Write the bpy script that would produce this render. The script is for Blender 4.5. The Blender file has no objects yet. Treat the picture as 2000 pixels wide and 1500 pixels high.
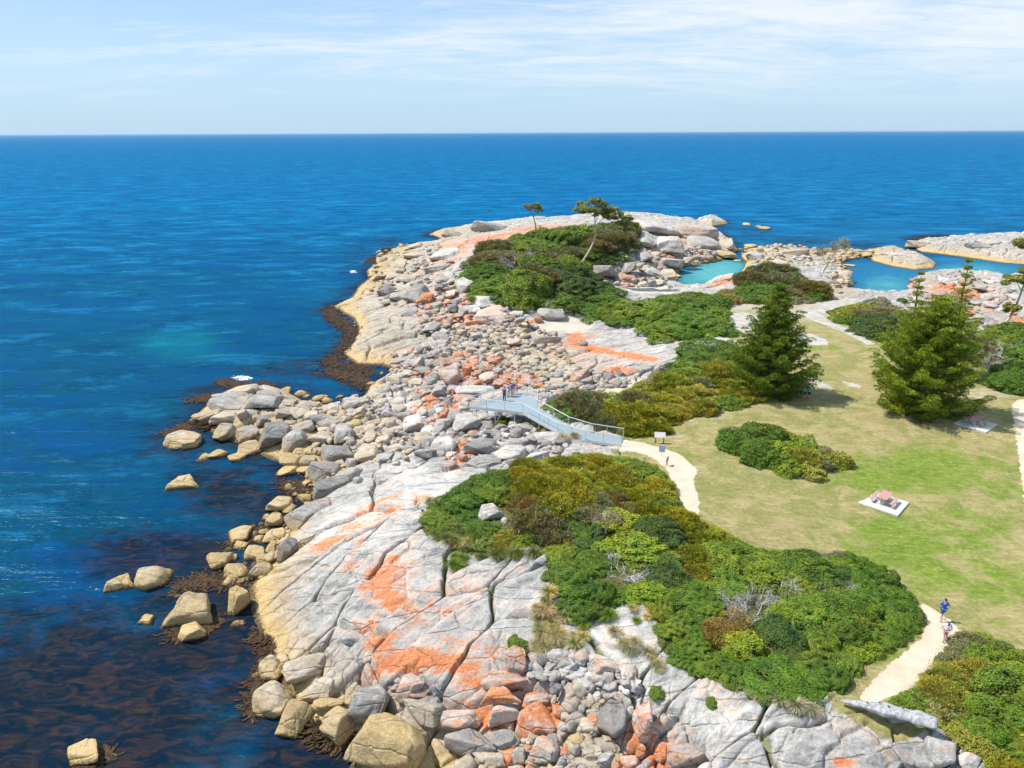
import bpy, bmesh, math, random
import numpy as np
from mathutils import Vector, Matrix
R = math.radians
S = bpy.context.scene
COL = S.collection
rng = np.random.default_rng(11)
random.seed(5)

# ------------------------------------------------------------------ camera
CAM_H = 36.0
F = 1387.0                                   # focal length in photo pixels (2000 wide)
PITCH = 19.5
CR = Matrix.Rotation(R(90 - PITCH), 3, 'X') @ Matrix.Rotation(R(-0.22), 3, 'Z')
cam = bpy.data.cameras.new('camera')
cam.sensor_width = 36.0
cam.lens = 36.0 * F / 2000.0
cam.clip_start = 0.5
cam.clip_end = 90000.0
camo = bpy.data.objects.new('camera', cam)
camo.matrix_world = Matrix.Translation((0, 0, CAM_H)) @ CR.to_4x4()
COL.objects.link(camo)
S.camera = camo

# ------------------------------------------------------------------ sun and sky
SUN_EL, SUN_AZ = 56.0, 99.0      # azimuth: where the light travels to, degrees clockwise from +Y
sd = Vector((math.sin(R(SUN_AZ)) * math.cos(R(SUN_EL)), math.cos(R(SUN_AZ)) * math.cos(R(SUN_EL)), -math.sin(R(SUN_EL))))
sl = bpy.data.lights.new('sun', 'SUN')
sl.energy = 5.0
sl.angle = R(0.55)
sl.color = (1.0, 0.955, 0.88)
so = bpy.data.objects.new('sun', sl)
so.rotation_euler = sd.to_track_quat('-Z', 'Y').to_euler()
so.location = (-60, 20, 90)
COL.objects.link(so)

S.view_settings.view_transform = 'Standard'
S.view_settings.look = 'None'
S.view_settings.exposure = 0.50
S.view_settings.gamma = 1.0
S.cycles.max_bounces = 5
S.cycles.diffuse_bounces = 3
S.cycles.glossy_bounces = 2
S.cycles.transmission_bounces = 2
S.cycles.transparent_max_bounces = 4
S.cycles.use_adaptive_sampling = True
S.cycles.adaptive_threshold = 0.02


class N:
    """small node-tree writer"""
    def __init__(s, nt):
        s.nt = nt
        nt.nodes.clear()

    def add(s, t, **k):
        n = s.nt.nodes.new(t)
        for a, b in k.items():
            setattr(n, a, b)
        return n

    def put(s, sock, v):
        if isinstance(v, bpy.types.NodeSocket):
            s.nt.links.new(v, sock)
        else:
            try:
                sock.default_value = v
            except Exception:
                sock.default_value = (v[0], v[1], v[2], 1.0) if len(v) == 3 else v[:3]

    def math(s, op, a, b=0.0, c=None, clamp=False):
        n = s.add('ShaderNodeMath', operation=op, use_clamp=clamp)
        s.put(n.inputs[0], a)
        s.put(n.inputs[1], b)
        if c is not None:
            s.put(n.inputs[2], c)
        return n.outputs[0]

    def vmath(s, op, a, b):
        n = s.add('ShaderNodeVectorMath', operation=op)
        s.put(n.inputs[0], a)
        s.put(n.inputs[1], b)
        return n.outputs[0]

    def mix(s, f, a, b, blend='MIX'):
        n = s.add('ShaderNodeMix', data_type='RGBA', blend_type=blend)
        s.put(n.inputs[0], f)
        s.put(n.inputs[6], a)
        s.put(n.inputs[7], b)
        return n.outputs[2]

    def smooth(s, x, lo, hi):
        n = s.add('ShaderNodeMapRange', interpolation_type='SMOOTHSTEP')
        s.put(n.inputs[0], x)
        s.put(n.inputs[1], lo)
        s.put(n.inputs[2], hi)
        return n.outputs[0]

    def noise(s, vec, scale, detail=4, rough=0.55, dist=0.0, col=False):
        n = s.add('ShaderNodeTexNoise')
        if vec is not None:
            s.put(n.inputs['Vector'], vec)
        n.inputs['Scale'].default_value = scale
        n.inputs['Detail'].default_value = detail
        n.inputs['Roughness'].default_value = rough
        n.inputs['Distortion'].default_value = dist
        return n.outputs['Color'] if col else n.outputs['Fac']

    def mapping(s, vec, loc=(0, 0, 0), rot=(0, 0, 0), scale=(1, 1, 1)):
        n = s.add('ShaderNodeMapping')
        s.put(n.inputs['Vector'], vec)
        n.inputs['Location'].default_value = loc
        n.inputs['Rotation'].default_value = rot
        n.inputs['Scale'].default_value = scale
        return n.outputs[0]

    def attr(s, name, kind='GEOMETRY', out='Fac'):
        n = s.add('ShaderNodeAttribute', attribute_name=name, attribute_type=kind)
        return n.outputs[out]

    def pos(s):
        return s.add('ShaderNodeNewGeometry').outputs['Position']

    def sep(s, v):
        n = s.add('ShaderNodeSeparateXYZ')
        s.put(n.inputs[0], v)
        return n.outputs

    def bump(s, h, strength=0.5, dist=0.1, normal=None):
        n = s.add('ShaderNodeBump')
        s.put(n.inputs['Height'], h)
        n.inputs['Strength'].default_value = strength
        n.inputs['Distance'].default_value = dist
        if normal is not None:
            s.put(n.inputs['Normal'], normal)
        return n.outputs[0]

    def principled(s, color, rough=0.8, normal=None, spec=0.3, **k):
        p = s.add('ShaderNodeBsdfPrincipled')
        s.put(p.inputs['Base Color'], color)
        s.put(p.inputs['Roughness'], rough)
        s.put(p.inputs['Specular IOR Level'], spec)
        if normal is not None:
            s.put(p.inputs['Normal'], normal)
        for a, b in k.items():
            s.put(p.inputs[a.replace('_', ' ')], b)
        return p.outputs[0]

    def out(s, sh):
        o = s.add('ShaderNodeOutputMaterial')
        s.put(o.inputs['Surface'], sh)


def newmat(name):
    m = bpy.data.materials.new(name)
    m.use_nodes = True
    return m, N(m.node_tree)


# world: Nishita sky with thin cirrus laid out on a plane high above
w = bpy.data.worlds.new('World')
S.world = w
w.use_nodes = True
n = N(w.node_tree)
sky = n.add('ShaderNodeTexSky', sky_type='NISHITA', sun_disc=False)
sky.sun_elevation = R(SUN_EL)
sky.sun_rotation = R(SUN_AZ + 180)
sky.air_density = 1.0
sky.dust_density = 0.35
sky.ozone_density = 2.2
sky.altitude = 30
d = n.add('ShaderNodeTexCoord').outputs['Generated']
dx, dy, dz = n.sep(d)
den = n.math('ADD', n.math('MAXIMUM', dz, 0.0), 0.10)
comb = n.add('ShaderNodeCombineXYZ')
n.put(comb.inputs[0], n.math('DIVIDE', dx, den))
n.put(comb.inputs[1], n.math('DIVIDE', dy, den))
cv = comb.outputs[0]
c1 = n.noise(n.mapping(cv, loc=(3.1, 1.7, 0), rot=(0, 0, R(-8)), scale=(0.32, 0.62, 1)), 1.0, 9, 0.60, 1.3)
c2 = n.noise(n.mapping(cv, loc=(7.3, 0.7, 0), rot=(0, 0, R(-14)), scale=(1.1, 2.6, 1)), 1.0, 8, 0.66, 1.4)
side = n.smooth(dx, -0.15, 0.55)
c3 = n.noise(n.mapping(cv, loc=(1.3, 4.7, 0), rot=(0, 0, R(-20)), scale=(2.2, 5.5, 1)), 1.0, 9, 0.72, 2.0)
cl = n.math('ADD', n.math('MULTIPLY', c1, 0.62), n.math('ADD', n.math('MULTIPLY', c2, 0.34), n.math('MULTIPLY', c3, 0.17)))
cl = n.math('ADD', cl, n.math('MULTIPLY', side, 0.13))
cm = n.smooth(cl, 0.52, 0.78)
cm = n.math('MULTIPLY', cm, 0.85)
cm = n.math('MULTIPLY', cm, n.smooth(dz, 0.015, 0.10))
veil = n.math('MULTIPLY', n.smooth(dz, -0.02, 0.02), 0.0)
hz = n.math('SUBTRACT', 1.0, n.smooth(dz, 0.0, 0.5))
skyc = n.mix(1.0, sky.outputs[0], (0.82, 1.02, 1.22), 'MULTIPLY')
skyc = n.mix(n.math('MULTIPLY', hz, 0.80), skyc, n.mix(n.smooth(dz, 0.0, 0.10), (5.1, 7.15, 9.2), (5.9, 8.0, 10.0)))
skyc = n.mix(n.smooth(dz, 0.07, 0.30), skyc, (3.5, 6.0, 10.0))
skyc = n.mix(cm, skyc, (8.9, 9.3, 9.7))
bg = n.add('ShaderNodeBackground')
n.put(bg.inputs[0], skyc)
bg.inputs[1].default_value = 0.0745
wo = n.add('ShaderNodeOutputWorld')
n.put(wo.inputs[0], bg.outputs[0])

# ------------------------------------------------------------------ helpers for placing things on the ground
CRn = np.array(CR)
EYE = np.array([0, 0, CAM_H])


def rays(px, py):
    px = np.asarray(px, float)
    py = np.asarray(py, float)
    v = np.stack([(px - 1000) / F, (750 - py) / F, -np.ones_like(px)], -1)
    return v @ CRn.T


def Uz(px, py, z=0.0):
    r = rays(px, py)
    t = (z - CAM_H) / r[..., 2]
    return EYE + r * t[..., None]


def proj(P):
    q = (np.asarray(P) - EYE) @ CRn
    return 1000 + F * q[..., 0] / -q[..., 2], 750 - F * q[..., 1] / -q[..., 2], -q[..., 2]


# 2-D noise --------------------------------------------------------
_T = rng.random((8, 256, 256))


def vnoise(x, y, k=0):
    t = _T[k % 8]
    xi = np.floor(x).astype(np.int64)
    yi = np.floor(y).astype(np.int64)
    fx = x - xi
    fy = y - yi
    fx = fx * fx * (3 - 2 * fx)
    fy = fy * fy * (3 - 2 * fy)
    x0, x1, y0, y1 = xi & 255, (xi + 1) & 255, yi & 255, (yi + 1) & 255
    return (t[x0, y0] * (1 - fx) * (1 - fy) + t[x1, y0] * fx * (1 - fy) + t[x0, y1] * (1 - fx) * fy + t[x1, y1] * fx * fy)


def fbm(x, y, k=0, o=4):
    s, a, q = 0, 1.0, 0
    for i in range(o):
        s = s + a * vnoise(x * 2 ** i + 17.3 * i, y * 2 ** i + 9.1 * i, k + i)
        q += a
        a *= 0.5
    return s / q


def voro(x, y, k=0):
    """F1, F2-F1 and a random value per cell"""
    xi = np.floor(x).astype(np.int64)
    yi = np.floor(y).astype(np.int64)
    f1 = np.full(x.shape, 9.0)
    f2 = np.full(x.shape, 9.0)
    idr = np.zeros(x.shape)
    gx = np.zeros(x.shape)
    gy = np.zeros(x.shape)
    for i in (-1, 0, 1):
        for j in (-1, 0, 1):
            cx, cy = (xi + i) & 255, (yi + j) & 255
            jx = xi + i + 0.1 + 0.8 * _T[k % 8][cx, cy]
            jy = yi + j + 0.1 + 0.8 * _T[(k + 1) % 8][cx, cy]
            dd = np.hypot(x - jx, y - jy)
            nb = dd < f1
            f2 = np.where(nb, f1, np.minimum(f2, dd))
            f1 = np.where(nb, dd, f1)
            idr = np.where(nb, _T[(k + 2) % 8][cx, cy], idr)
            gx = np.where(nb, x - jx, gx)
            gy = np.where(nb, y - jy, gy)
    return f1, f2 - f1, idr, gx, gy


def sdf(poly, x, y):
    """signed distance, positive inside"""
    P = np.asarray(poly)
    x = np.asarray(x, float)
    y = np.asarray(y, float)
    shp = x.shape
    x = x.ravel()
    y = y.ravel()
    out = np.empty(x.shape)
    for s in range(0, len(x), 60000):
        X, Y = x[s:s + 60000], y[s:s + 60000]
        best = np.full(X.shape, 1e18)
        ins = np.zeros(X.shape, bool)
        for i in range(len(P)):
            ax, ay = P[i]
            bx, by = P[(i + 1) % len(P)]
            ex, ey = bx - ax, by - ay
            t = np.clip(((X - ax) * ex + (Y - ay) * ey) / (ex * ex + ey * ey + 1e-12), 0, 1)
            best = np.minimum(best, (X - ax - t * ex) ** 2 + (Y - ay - t * ey) ** 2)
            if ay != by:
                c = ((ay > Y) != (by > Y)) & (X < (bx - ax) * (Y - ay) / (by - ay) + ax)
                ins ^= c
        out[s:s + 60000] = np.where(ins, 1, -1) * np.sqrt(best)
    return out.reshape(shp)


# ------------------------------------------------------------------ coast line and relief
LAND_PX = [(700, 1600), (690, 1480), (700, 1445), (650, 1455), (605, 1425), (575, 1370), (548, 1312), (537, 1262), (515, 1240),
    (500, 1200), (492, 1150), (500, 1125), (525, 1095), (545, 1060), (560, 1030), (590, 1000), (618, 975), (610, 950),
    (595, 925), (560, 905), (530, 895), (505, 880), (480, 868), (440, 855), (400, 832), (372, 822), (400, 797), (430, 772),
    (470, 758), (520, 758), (560, 768), (600, 790), (640, 800), (690, 792), (715, 775), (722, 758), (745, 745), (765, 730), (768, 718),
    (750, 713), (700, 712), (670, 690), (692, 670), (702, 640), (692, 622), (665, 606), (648, 600), (690, 582), (702, 560),
    (722, 545), (718, 528), (742, 512), (738, 500), (762, 488), (800, 480), (822, 474), (838, 477), (885, 476), (872, 468), (838, 458), (862, 449),
    (920, 443), (960, 437), (1010, 438), (1060, 434), (1110, 430), (1200, 424), (1250, 424), (1310, 430), (1335, 436),
    (1345, 432), (1400, 452), (1430, 472), (1440, 488), (1425, 503), (1395, 512), (1330, 522), (1322, 540), (1318, 562),
    (1340, 567), (1380, 563), (1415, 550), (1450, 530), (1458, 512), (1447, 500), (1460, 487), (1500, 484), (1560, 487),
    (1640, 492), (1700, 494), (1700, 500), (1655, 506), (1642, 515), (1655, 540), (1668, 556), (1645, 568), (1680, 580), (1730, 582), (1772, 575),
    (1778, 548), (1800, 537), (1870, 534), (1960, 546), (2010, 546), (2100, 552), (2300, 600), (2500, 700), (2900, 1000), (2900, 1700), (1700, 2100), (800, 1900)]
ISL_PX = [[(1690, 490), (1720, 484), (1762, 489), (1800, 500), (1828, 515), (1824, 524), (1790, 528), (1740, 520), (1705, 510)],
          [(1772, 480), (1800, 470), (1850, 471), (1900, 469), (1940, 466), (2000, 470), (2150, 480), (2200, 520), (2060, 522), (1960, 514), (1880, 502), (1800, 492)],
          [(1352, 436), (1368, 429), (1405, 430), (1422, 437), (1390, 442)]]


def tow(L, z=0.0):
    a = np.array(L, float)
    return Uz(a[:, 0], a[:, 1], z)[:, :2]


LAND = tow(LAND_PX)
ISL = [tow(p) for p in ISL_PX]


def land_sdf(x, y):
    s = sdf(LAND, x, y)
    for p in ISL:
        lo, hi = p.min(0) - 12, p.max(0) + 12
        m = (x > lo[0]) & (x < hi[0]) & (y > lo[1]) & (y < hi[1])
        if m.any():
            s = s.copy()
            s[m] = np.maximum(s[m], sdf(p, x[m], y[m]))
    return s


CTRL = [(600, 1150, 2.2), (700, 1000, 3.0), (640, 1080, 2.0), (800, 930, 4.2), (850, 1050, 4.6), (750, 1150, 3.6), (650, 1250, 2.1), (800, 1250, 3.5),
    (900, 1150, 4.6), (1000, 1150, 5.2), (1000, 1300, 3.4), (900, 1400, 1.9), (1050, 1400, 2.0), (1200, 1450, 2.4), (1150, 1300, 4.0),
    (1200, 1200, 5.2), (1400, 1400, 4.0), (1600, 1450, 4.6), (1800, 1480, 5.0), (1100, 950, 5.8), (1250, 950, 5.2), (1350, 900, 4.6),
    (1200, 880, 4.7), (1450, 1150, 5.0), (1500, 1300, 5.2), (1700, 1300, 5.0), (1850, 1220, 4.2), (1950, 1350, 5.0), (1400, 850, 4.6),
    (1600, 950, 4.1), (1700, 1000, 3.7), (1900, 1000, 3.6), (1950, 1150, 3.6), (1700, 800, 4.5), (1550, 780, 4.5), (1900, 820, 4.5),
    (1650, 700, 4.0), (1620, 640, 3.1), (1500, 620, 3.2), (1700, 600, 1.8), (1450, 600, 3.4), (950, 860, 3.4), (850, 810, 2.6),
    (1050, 830, 4.0), (980, 800, 3.0), (1130, 870, 4.4), (900, 720, 2.2), (1000, 680, 1.8), (1050, 700, 1.2), (1150, 700, 1.9), (1200, 660, 3.0), (1250, 690, 3.0),
    (1150, 645, 2.8), (1100, 622, 3.2), (950, 650, 2.3), (850, 650, 1.9), (750, 650, 2.0), (720, 690, 1.5), (700, 620, 1.5), (800, 550, 2.6), (900, 600, 3.6),
    (950, 600, 4.4), (1050, 600, 5.0), (1100, 560, 6.5), (1000, 520, 8.0), (1100, 480, 9.5), (1200, 470, 10.0), (1050, 460, 9.0),
    (950, 480, 6.0), (850, 500, 2.8), (900, 452, 2.2), (1000, 447, 4.5), (1100, 440, 7.0), (1270, 450, 5.0), (1280, 485, 5.0),
    (1200, 540, 3.6), (1150, 560, 5.0), (1250, 592, 3.4), (1380, 590, 4.0), (1350, 640, 4.8), (1380, 680, 4.6), (1300, 750, 4.4),
    (1250, 780, 4.4), (1400, 740, 4.8), (1450, 700, 4.6), (1350, 455, 3.0), (1390, 485, 1.8), (1300, 520, 2.0), (500, 790, 1.5), (560, 820, 1.1), (650, 860, 0.9),
    (700, 880, 1.2), (760, 840, 1.7), (780, 790, 2.2), (430, 815, 0.9), (1550, 530, 3.0), (1480, 560, 2.8), (1850, 640, 3.8), (1900, 570, 2.4), (1980, 600, 4.0),
    (1760, 640, 3.4), (1950, 700, 5.0), (1760, 505, 1.5), (1900, 490, 2.0), (2100, 1000, 3.6), (2300, 1400, 5), (1300, 700, 4.0),
    (2100, 800, 4.6), (2100, 1200, 4.0), (2300, 700, 5.0)]
_c = np.array(CTRL, float)
_cp = Uz(_c[:, 0], _c[:, 1], _c[:, 2])[:, :2] / 60.0
_nc = len(_c)


def _phi(r2):
    return 0.5 * r2 * np.log(r2 + 1e-12)


_K = _phi(((_cp[:, None] - _cp[None]) ** 2).sum(-1)) + np.eye(_nc) * 0.0015
_P = np.c_[np.ones(_nc), _cp]
_A = np.block([[_K, _P], [_P.T, np.zeros((3, 3))]])
_w = np.linalg.solve(_A, np.r_[_c[:, 2], 0, 0, 0])


def tps(x, y):
    x = np.asarray(x, float) / 60
    y = np.asarray(y, float) / 60
    z = _w[_nc] + _w[_nc + 1] * x + _w[_nc + 2] * y
    for i in range(_nc):
        z = z + _w[i] * _phi((x - _cp[i, 0]) ** 2 + (y - _cp[i, 1]) ** 2)
    return z


def H0(x, y, s=None):
    x = np.asarray(x, float)
    y = np.asarray(y, float)
    if s is None:
        s = land_sdf(x, y)
    t = np.clip(tps(x, y), 0.7, 12)
    t = t * (1 - np.exp(-np.maximum(s, 0) / 1.8)) + 0.12
    return np.where(s > 0, t, np.maximum(0.12 + s * 0.5, -2.5))


_tt = np.r_[np.linspace(26, 120, 190), np.linspace(120.7, 420, 200)]


def U(px, py):
    """first point of the terrain (or sea) seen along the photo pixels"""
    px = np.atleast_1d(np.asarray(px, float))
    py = np.atleast_1d(np.asarray(py, float))
    r = rays(px, py)
    r = r / np.hypot(r[:, 0], r[:, 1])[:, None]
    P = EYE + r[:, None, :] * _tt[None, :, None]
    h = np.maximum(H0(P[..., 0], P[..., 1]), 0)
    dlt = P[..., 2] - h
    hit = dlt < 0
    idx = np.where(hit.any(1), hit.argmax(1), len(_tt) - 1)
    idx = np.maximum(idx, 1)
    k = np.arange(len(px))
    a, b = dlt[k, idx - 1], dlt[k, idx]
    f = np.clip(a / (a - b + 1e-9), 0, 1)
    t = _tt[idx - 1] * (1 - f) + _tt[idx] * f
    Q = EYE + r * t[:, None]
    miss = ~hit.any(1)
    if miss.any():
        Q[miss] = Uz(px[miss], py[miss], 0.0)
    return Q


def upoly(L):
    a = np.array(L, float)
    return U(a[:, 0], a[:, 1])[:, :2]


def sub(P, step=1.0):
    """round a world polygon off by corner cutting"""
    for _ in range(2):
        Q = np.roll(P, -1, 0)
        P = np.stack([P * 0.75 + Q * 0.25, P * 0.25 + Q * 0.75], 1).reshape(-1, 2)
    return P


# ------------------------------------------------------------------ what covers the ground where
HEATH_PX = {
 'near': [(825, 1020), (850, 985), (905, 950), (965, 925), (1050, 905), (1120, 895), (1200, 893), (1255, 903), (1290, 920), (1318, 965), (1335, 1020),
    (1400, 1035), (1440, 1060), (1500, 1085), (1600, 1083), (1680, 1088), (1740, 1125), (1788, 1178), (1803, 1215), (1790, 1242),
    (1720, 1280), (1690, 1300), (1678, 1335), (1620, 1365), (1560, 1392), (1480, 1368), (1400, 1338), (1330, 1305), (1292, 1285),
    (1280, 1240), (1275, 1195), (1200, 1178), (1150, 1195), (1100, 1180), (1065, 1130), (1080, 1095), (1060, 1070), (1000, 1072), (950, 1078),
    (900, 1075), (860, 1055), (830, 1045)],
 'corner': [(1880, 1235), (1930, 1250), (2000, 1290), (2200, 1400), (2300, 1800), (1990, 1600), (1930, 1500), (1890, 1470), (1850, 1440), (1780, 1405),
    (1722, 1385), (1780, 1360), (1812, 1325), (1850, 1270)],
 'behind platform': [(1075, 790), (1120, 785), (1200, 785), (1260, 757), (1300, 735), (1340, 705), (1400, 680), (1470, 690), (1500, 730), (1490, 780),
    (1440, 795), (1380, 803), (1330, 815), (1290, 838), (1262, 858), (1200, 848), (1140, 832), (1090, 808)],
 'lawn island': [(1415, 860), (1445, 845), (1500, 843), (1560, 865), (1620, 890), (1652, 908), (1640, 920), (1580, 934), (1520, 925), (1460, 900), (1425, 880)],
 'band': [(1140, 600), (1200, 598), (1270, 592), (1320, 588), (1400, 583), (1440, 570), (1455, 548), (1500, 540), (1560, 550), (1610, 568), (1605, 584),
    (1540, 590), (1440, 592), (1392, 598), (1418, 622), (1400, 650), (1330, 666), (1278, 662), (1262, 642), (1230, 636), (1170, 633)],
 'headland': [(908, 555), (930, 515), (965, 490), (1000, 475), (1050, 462), (1120, 455), (1200, 450), (1245, 470), (1240, 495), (1205, 512), (1150, 522),
    (1138, 547), (1195, 566), (1225, 600), (1140, 612), (1060, 602), (985, 600), (935, 592)],
 'right': [(1637, 622), (1675, 603), (1720, 596), (1760, 606), (1800, 645), (1850, 665), (1950, 655), (2000, 655), (2100, 660), (2200, 780), (2000, 768),
    (1935, 745), (1905, 705), (1790, 700), (1705, 665), (1650, 634)],
}
LAWN_PX = [(1222, 872), (1262, 862), (1292, 842), (1335, 818), (1385, 806), (1450, 798), (1495, 782), (1505, 735), (1475, 692), (1425, 662),
    (1402, 652), (1420, 624), (1392, 600), (1440, 594), (1545, 592), (1610, 586), (1650, 580), (1690, 588), (1640, 620), (1650, 636), (1705, 667),
    (1790, 702), (1905, 708), (1935, 748), (2000, 772), (2200, 790), (2500, 1100), (2500, 1500), (2010, 1290), (1885, 1232), (1850, 1270),
    (1812, 1325), (1780, 1360), (1722, 1385), (1690, 1370), (1675, 1340), (1692, 1300), (1722, 1280), (1792, 1242), (1803, 1215), (1788, 1176),
    (1740, 1122), (1680, 1085), (1600, 1080), (1500, 1082), (1440, 1057), (1400, 1032), (1335, 1018), (1318, 963), (1290, 915), (1255, 900)]
PATH_PX = [[(1793, 1172), (1832, 1198), (1880, 1230), (1876, 1252), (1848, 1265), (1808, 1320), (1772, 1355), (1705, 1372), (1672, 1366), (1690, 1345), (1722, 1310), (1782, 1262), (1806, 1238), (1800, 1200)],
           [(1978, 780), (1976, 810), (1988, 880), (1998, 960), (2012, 1040), (2100, 1040), (2080, 900), (2050, 780)]]
PATH_LINES = [([(1206, 867), (1235, 871), (1270, 880), (1305, 893), (1330, 915), (1333, 942), (1342, 970), (1350, 1010), (1352, 1020)], [1.3, 1.3, 1.3, 1.5, 1.5, 1.0, 0.9, 0.75, 0.7])]
TRACK_LINES = [([(1682, 582), (1630, 592), (1592, 606), (1586, 618), (1612, 630), (1655, 648), (1700, 672)], [1.6, 1.8, 2.2, 2.0, 1.5, 1.0, 0.6])]
GRAVEL_PX = [[(1413, 645), (1420, 612), (1470, 608), (1495, 640), (1490, 650), (1450, 650)], [(1555, 648), (1590, 652), (1625, 671), (1598, 676), (1555, 670)],
             [(1640, 744), (1655, 745), (1682, 754), (1675, 759), (1655, 754)], [(1565, 742), (1590, 738), (1632, 760), (1610, 762)]]
SAND_PX = [[(1035, 640), (1062, 610), (1118, 606), (1165, 636), (1150, 643), (1100, 652), (1055, 655)],
           [(1150, 770), (1190, 748), (1268, 738), (1250, 752), (1185, 778)],
           [(1190, 562), (1245, 556), (1325, 562), (1322, 575), (1265, 577)],
           [(980, 640), (1030, 628), (1045, 645), (1000, 655)]]
SMOOTH_PX = [[(1130, 1215), (1175, 1185), (1275, 1195), (1285, 1290), (1225, 1300)], [(1105, 655), (1130, 636), (1200, 636), (1262, 640), (1280, 670), (1292, 700), (1220, 698), (1150, 680)],
               [(780, 960), (800, 905), (880, 915), (905, 940), (860, 985)],
             [(1000, 710), (1060, 690), (1120, 715), (1060, 728)]]
BLOCK_PX = [[(980, 1300), (1040, 1290), (1140, 1300), (1290, 1330), (1340, 1420), (1360, 1520), (820, 1520), (860, 1420), (930, 1380)],
            [(540, 1250), (640, 1240), (740, 1310), (900, 1320), (900, 1400), (700, 1440), (560, 1400)],
            [(780, 700), (960, 690), (1100, 730), (1080, 780), (960, 900), (760, 900), (700, 800)],
            [(1190, 500), (1440, 440), (1440, 500), (1200, 560)], [(1780, 540), (1960, 540), (1960, 600), (1780, 600)]]
OR_PX = [(700, 1030, 110, 30, 28, .50), (860, 1180, 120, 60, 25, .45), (900, 1270, 120, 50, 0, .52), (1000, 1370, 160, 60, 0, .52), (860, 800, 110, 40, 0, .5), (900, 700, 140, 40, 0, .42), (1150, 700, 150, 30, 0, .40), (880, 590, 100, 40, 0, .48), (930, 480, 130, 16, 5, .52), (1300, 520, 90, 30, 0, .42), (1880, 580, 110, 40, 0, .5), (1250, 1440, 120, 60, 0, .48), (760, 1130, 60, 90, -30, .5),
  # orange lichen on bedrock: x, y, rx, ry, turn (deg), strength
    (745, 1125, 34, 70, -35, .75), (770, 1180, 70, 26, -25, .7), (700, 1070, 12, 50, -30, .5), (640, 1065, 50, 10, 25, .75), (620, 1070, 30, 10, 25, .6),
    (735, 985, 70, 10, 25, .65), (760, 1000, 50, 10, 25, .7), (690, 1110, 40, 8, 30, .5), (800, 1290, 90, 30, 10, .85), (740, 1260, 40, 30, 30, .7), (860, 1290, 60, 24, 0, .8),
    (905, 1310, 40, 14, 0, .8), (820, 970, 24, 14, 0, .6), (720, 1225, 30, 14, 20, .7), (840, 1210, 90, 12, 25, .5), (960, 1335, 60, 18, 0, .9),
    (965, 1395, 70, 30, 0, .85), (1050, 1405, 50, 40, 0, .9), (1160, 1415, 26, 50, 0, .9), (1240, 1440, 22, 50, -20, .8), (1290, 1480, 40, 30, 0, .8),
    (1340, 1490, 40, 18, 0, .6), (1650, 1492, 30, 12, 0, .8), (800, 1335, 26, 10, 0, .6), (1125, 665, 20, 22, 0, .9), (1170, 684, 60, 9, -12, .95), (1240, 697, 55, 7, -5, .95), (1120, 668, 60, 8, 20, .7),
    (1200, 725, 50, 14, 0, .75), (850, 775, 50, 22, 0, .8), (820, 800, 50, 16, 10, .75), (880, 800, 30, 20, 0, .7), (905, 880, 40, 26, 40, .75),
    (930, 765, 60, 14, 0, .65), (935, 740, 70, 12, 0, .8), (840, 590, 40, 24, 0, .6), (885, 600, 20, 40, 0, .7), (930, 630, 60, 10, 0, .8),
    (870, 620, 40, 12, 0, .7), (880, 500, 60, 20, 10, .5), (960, 465, 90, 9, 8, .62), (1060, 446, 90, 10, 0, .6), (860, 520, 50, 16, 20, .55), (960, 470, 90, 10, 8, .58), (1330, 470, 50, 14, 0, .55), (900, 485, 40, 9, 0, .6), (1300, 500, 30, 16, 0, .7),
    (1350, 452, 40, 10, 0, .5), (1420, 548, 30, 8, 20, .75), (1870, 560, 60, 14, 0, .75), (1900, 575, 30, 14, 0, .8), (1980, 630, 60, 14, 0, .8),
    (1990, 650, 40, 14, 0, .8), (1010, 745, 60, 14, 0, .75), (1230, 560, 30, 8, 0, .5), (1030, 632, 30, 8, 0, .8), (1300, 480, 18, 12, 0, .5)]
GREEN_PX = [(1800, 920, 170, 60, .8), (1760, 1060, 120, 60, .9), (1880, 1060, 120, 100, .6), (1700, 930, 60, 40, .8), (1950, 950, 60, 60, .6), (1950, 1150, 90, 60, .6),
    (1820, 1120, 80, 50, .8), (1720, 1270, 60, 30, .6), (1345, 930, 10, 60, .7), (1600, 680, 60, 8, .6), (1580, 800, 60, 10, .3), (1800, 880, 150, 24, .5), (1640, 930, 50, 20, .6),
    (1960, 1230, 60, 40, .4), (1450, 910, 60, 12, .25), (1380, 1000, 20, 20, .3)]

HEATH = {k: sub(upoly(v)) for k, v in HEATH_PX.items()}
LAWN = sub(upoly(LAWN_PX))
PATHS = [sub(upoly(v)) for v in PATH_PX]
GRAVEL = [sub(upoly(v)) for v in GRAVEL_PX]
SAND = [sub(upoly(v)) for v in SAND_PX]
SMOOTH = [sub(upoly(v)) for v in SMOOTH_PX]
BLOCK = [sub(upoly(v)) for v in BLOCK_PX]
PL = [(upoly(a), b) for a, b in PATH_LINES]
TL = [(upoly(a), b) for a, b in TRACK_LINES]


def polymask(polys, x, y, m=3.0):
    """max signed distance over the polygons, -m far outside"""
    out = np.full(x.shape, -m)
    for p in polys:
        lo, hi = p.min(0) - m, p.max(0) + m
        k = (x > lo[0]) & (x < hi[0]) & (y > lo[1]) & (y < hi[1])
        if k.any():
            out[k] = np.maximum(out[k], sdf(p, x[k], y[k]))
    return out


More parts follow.
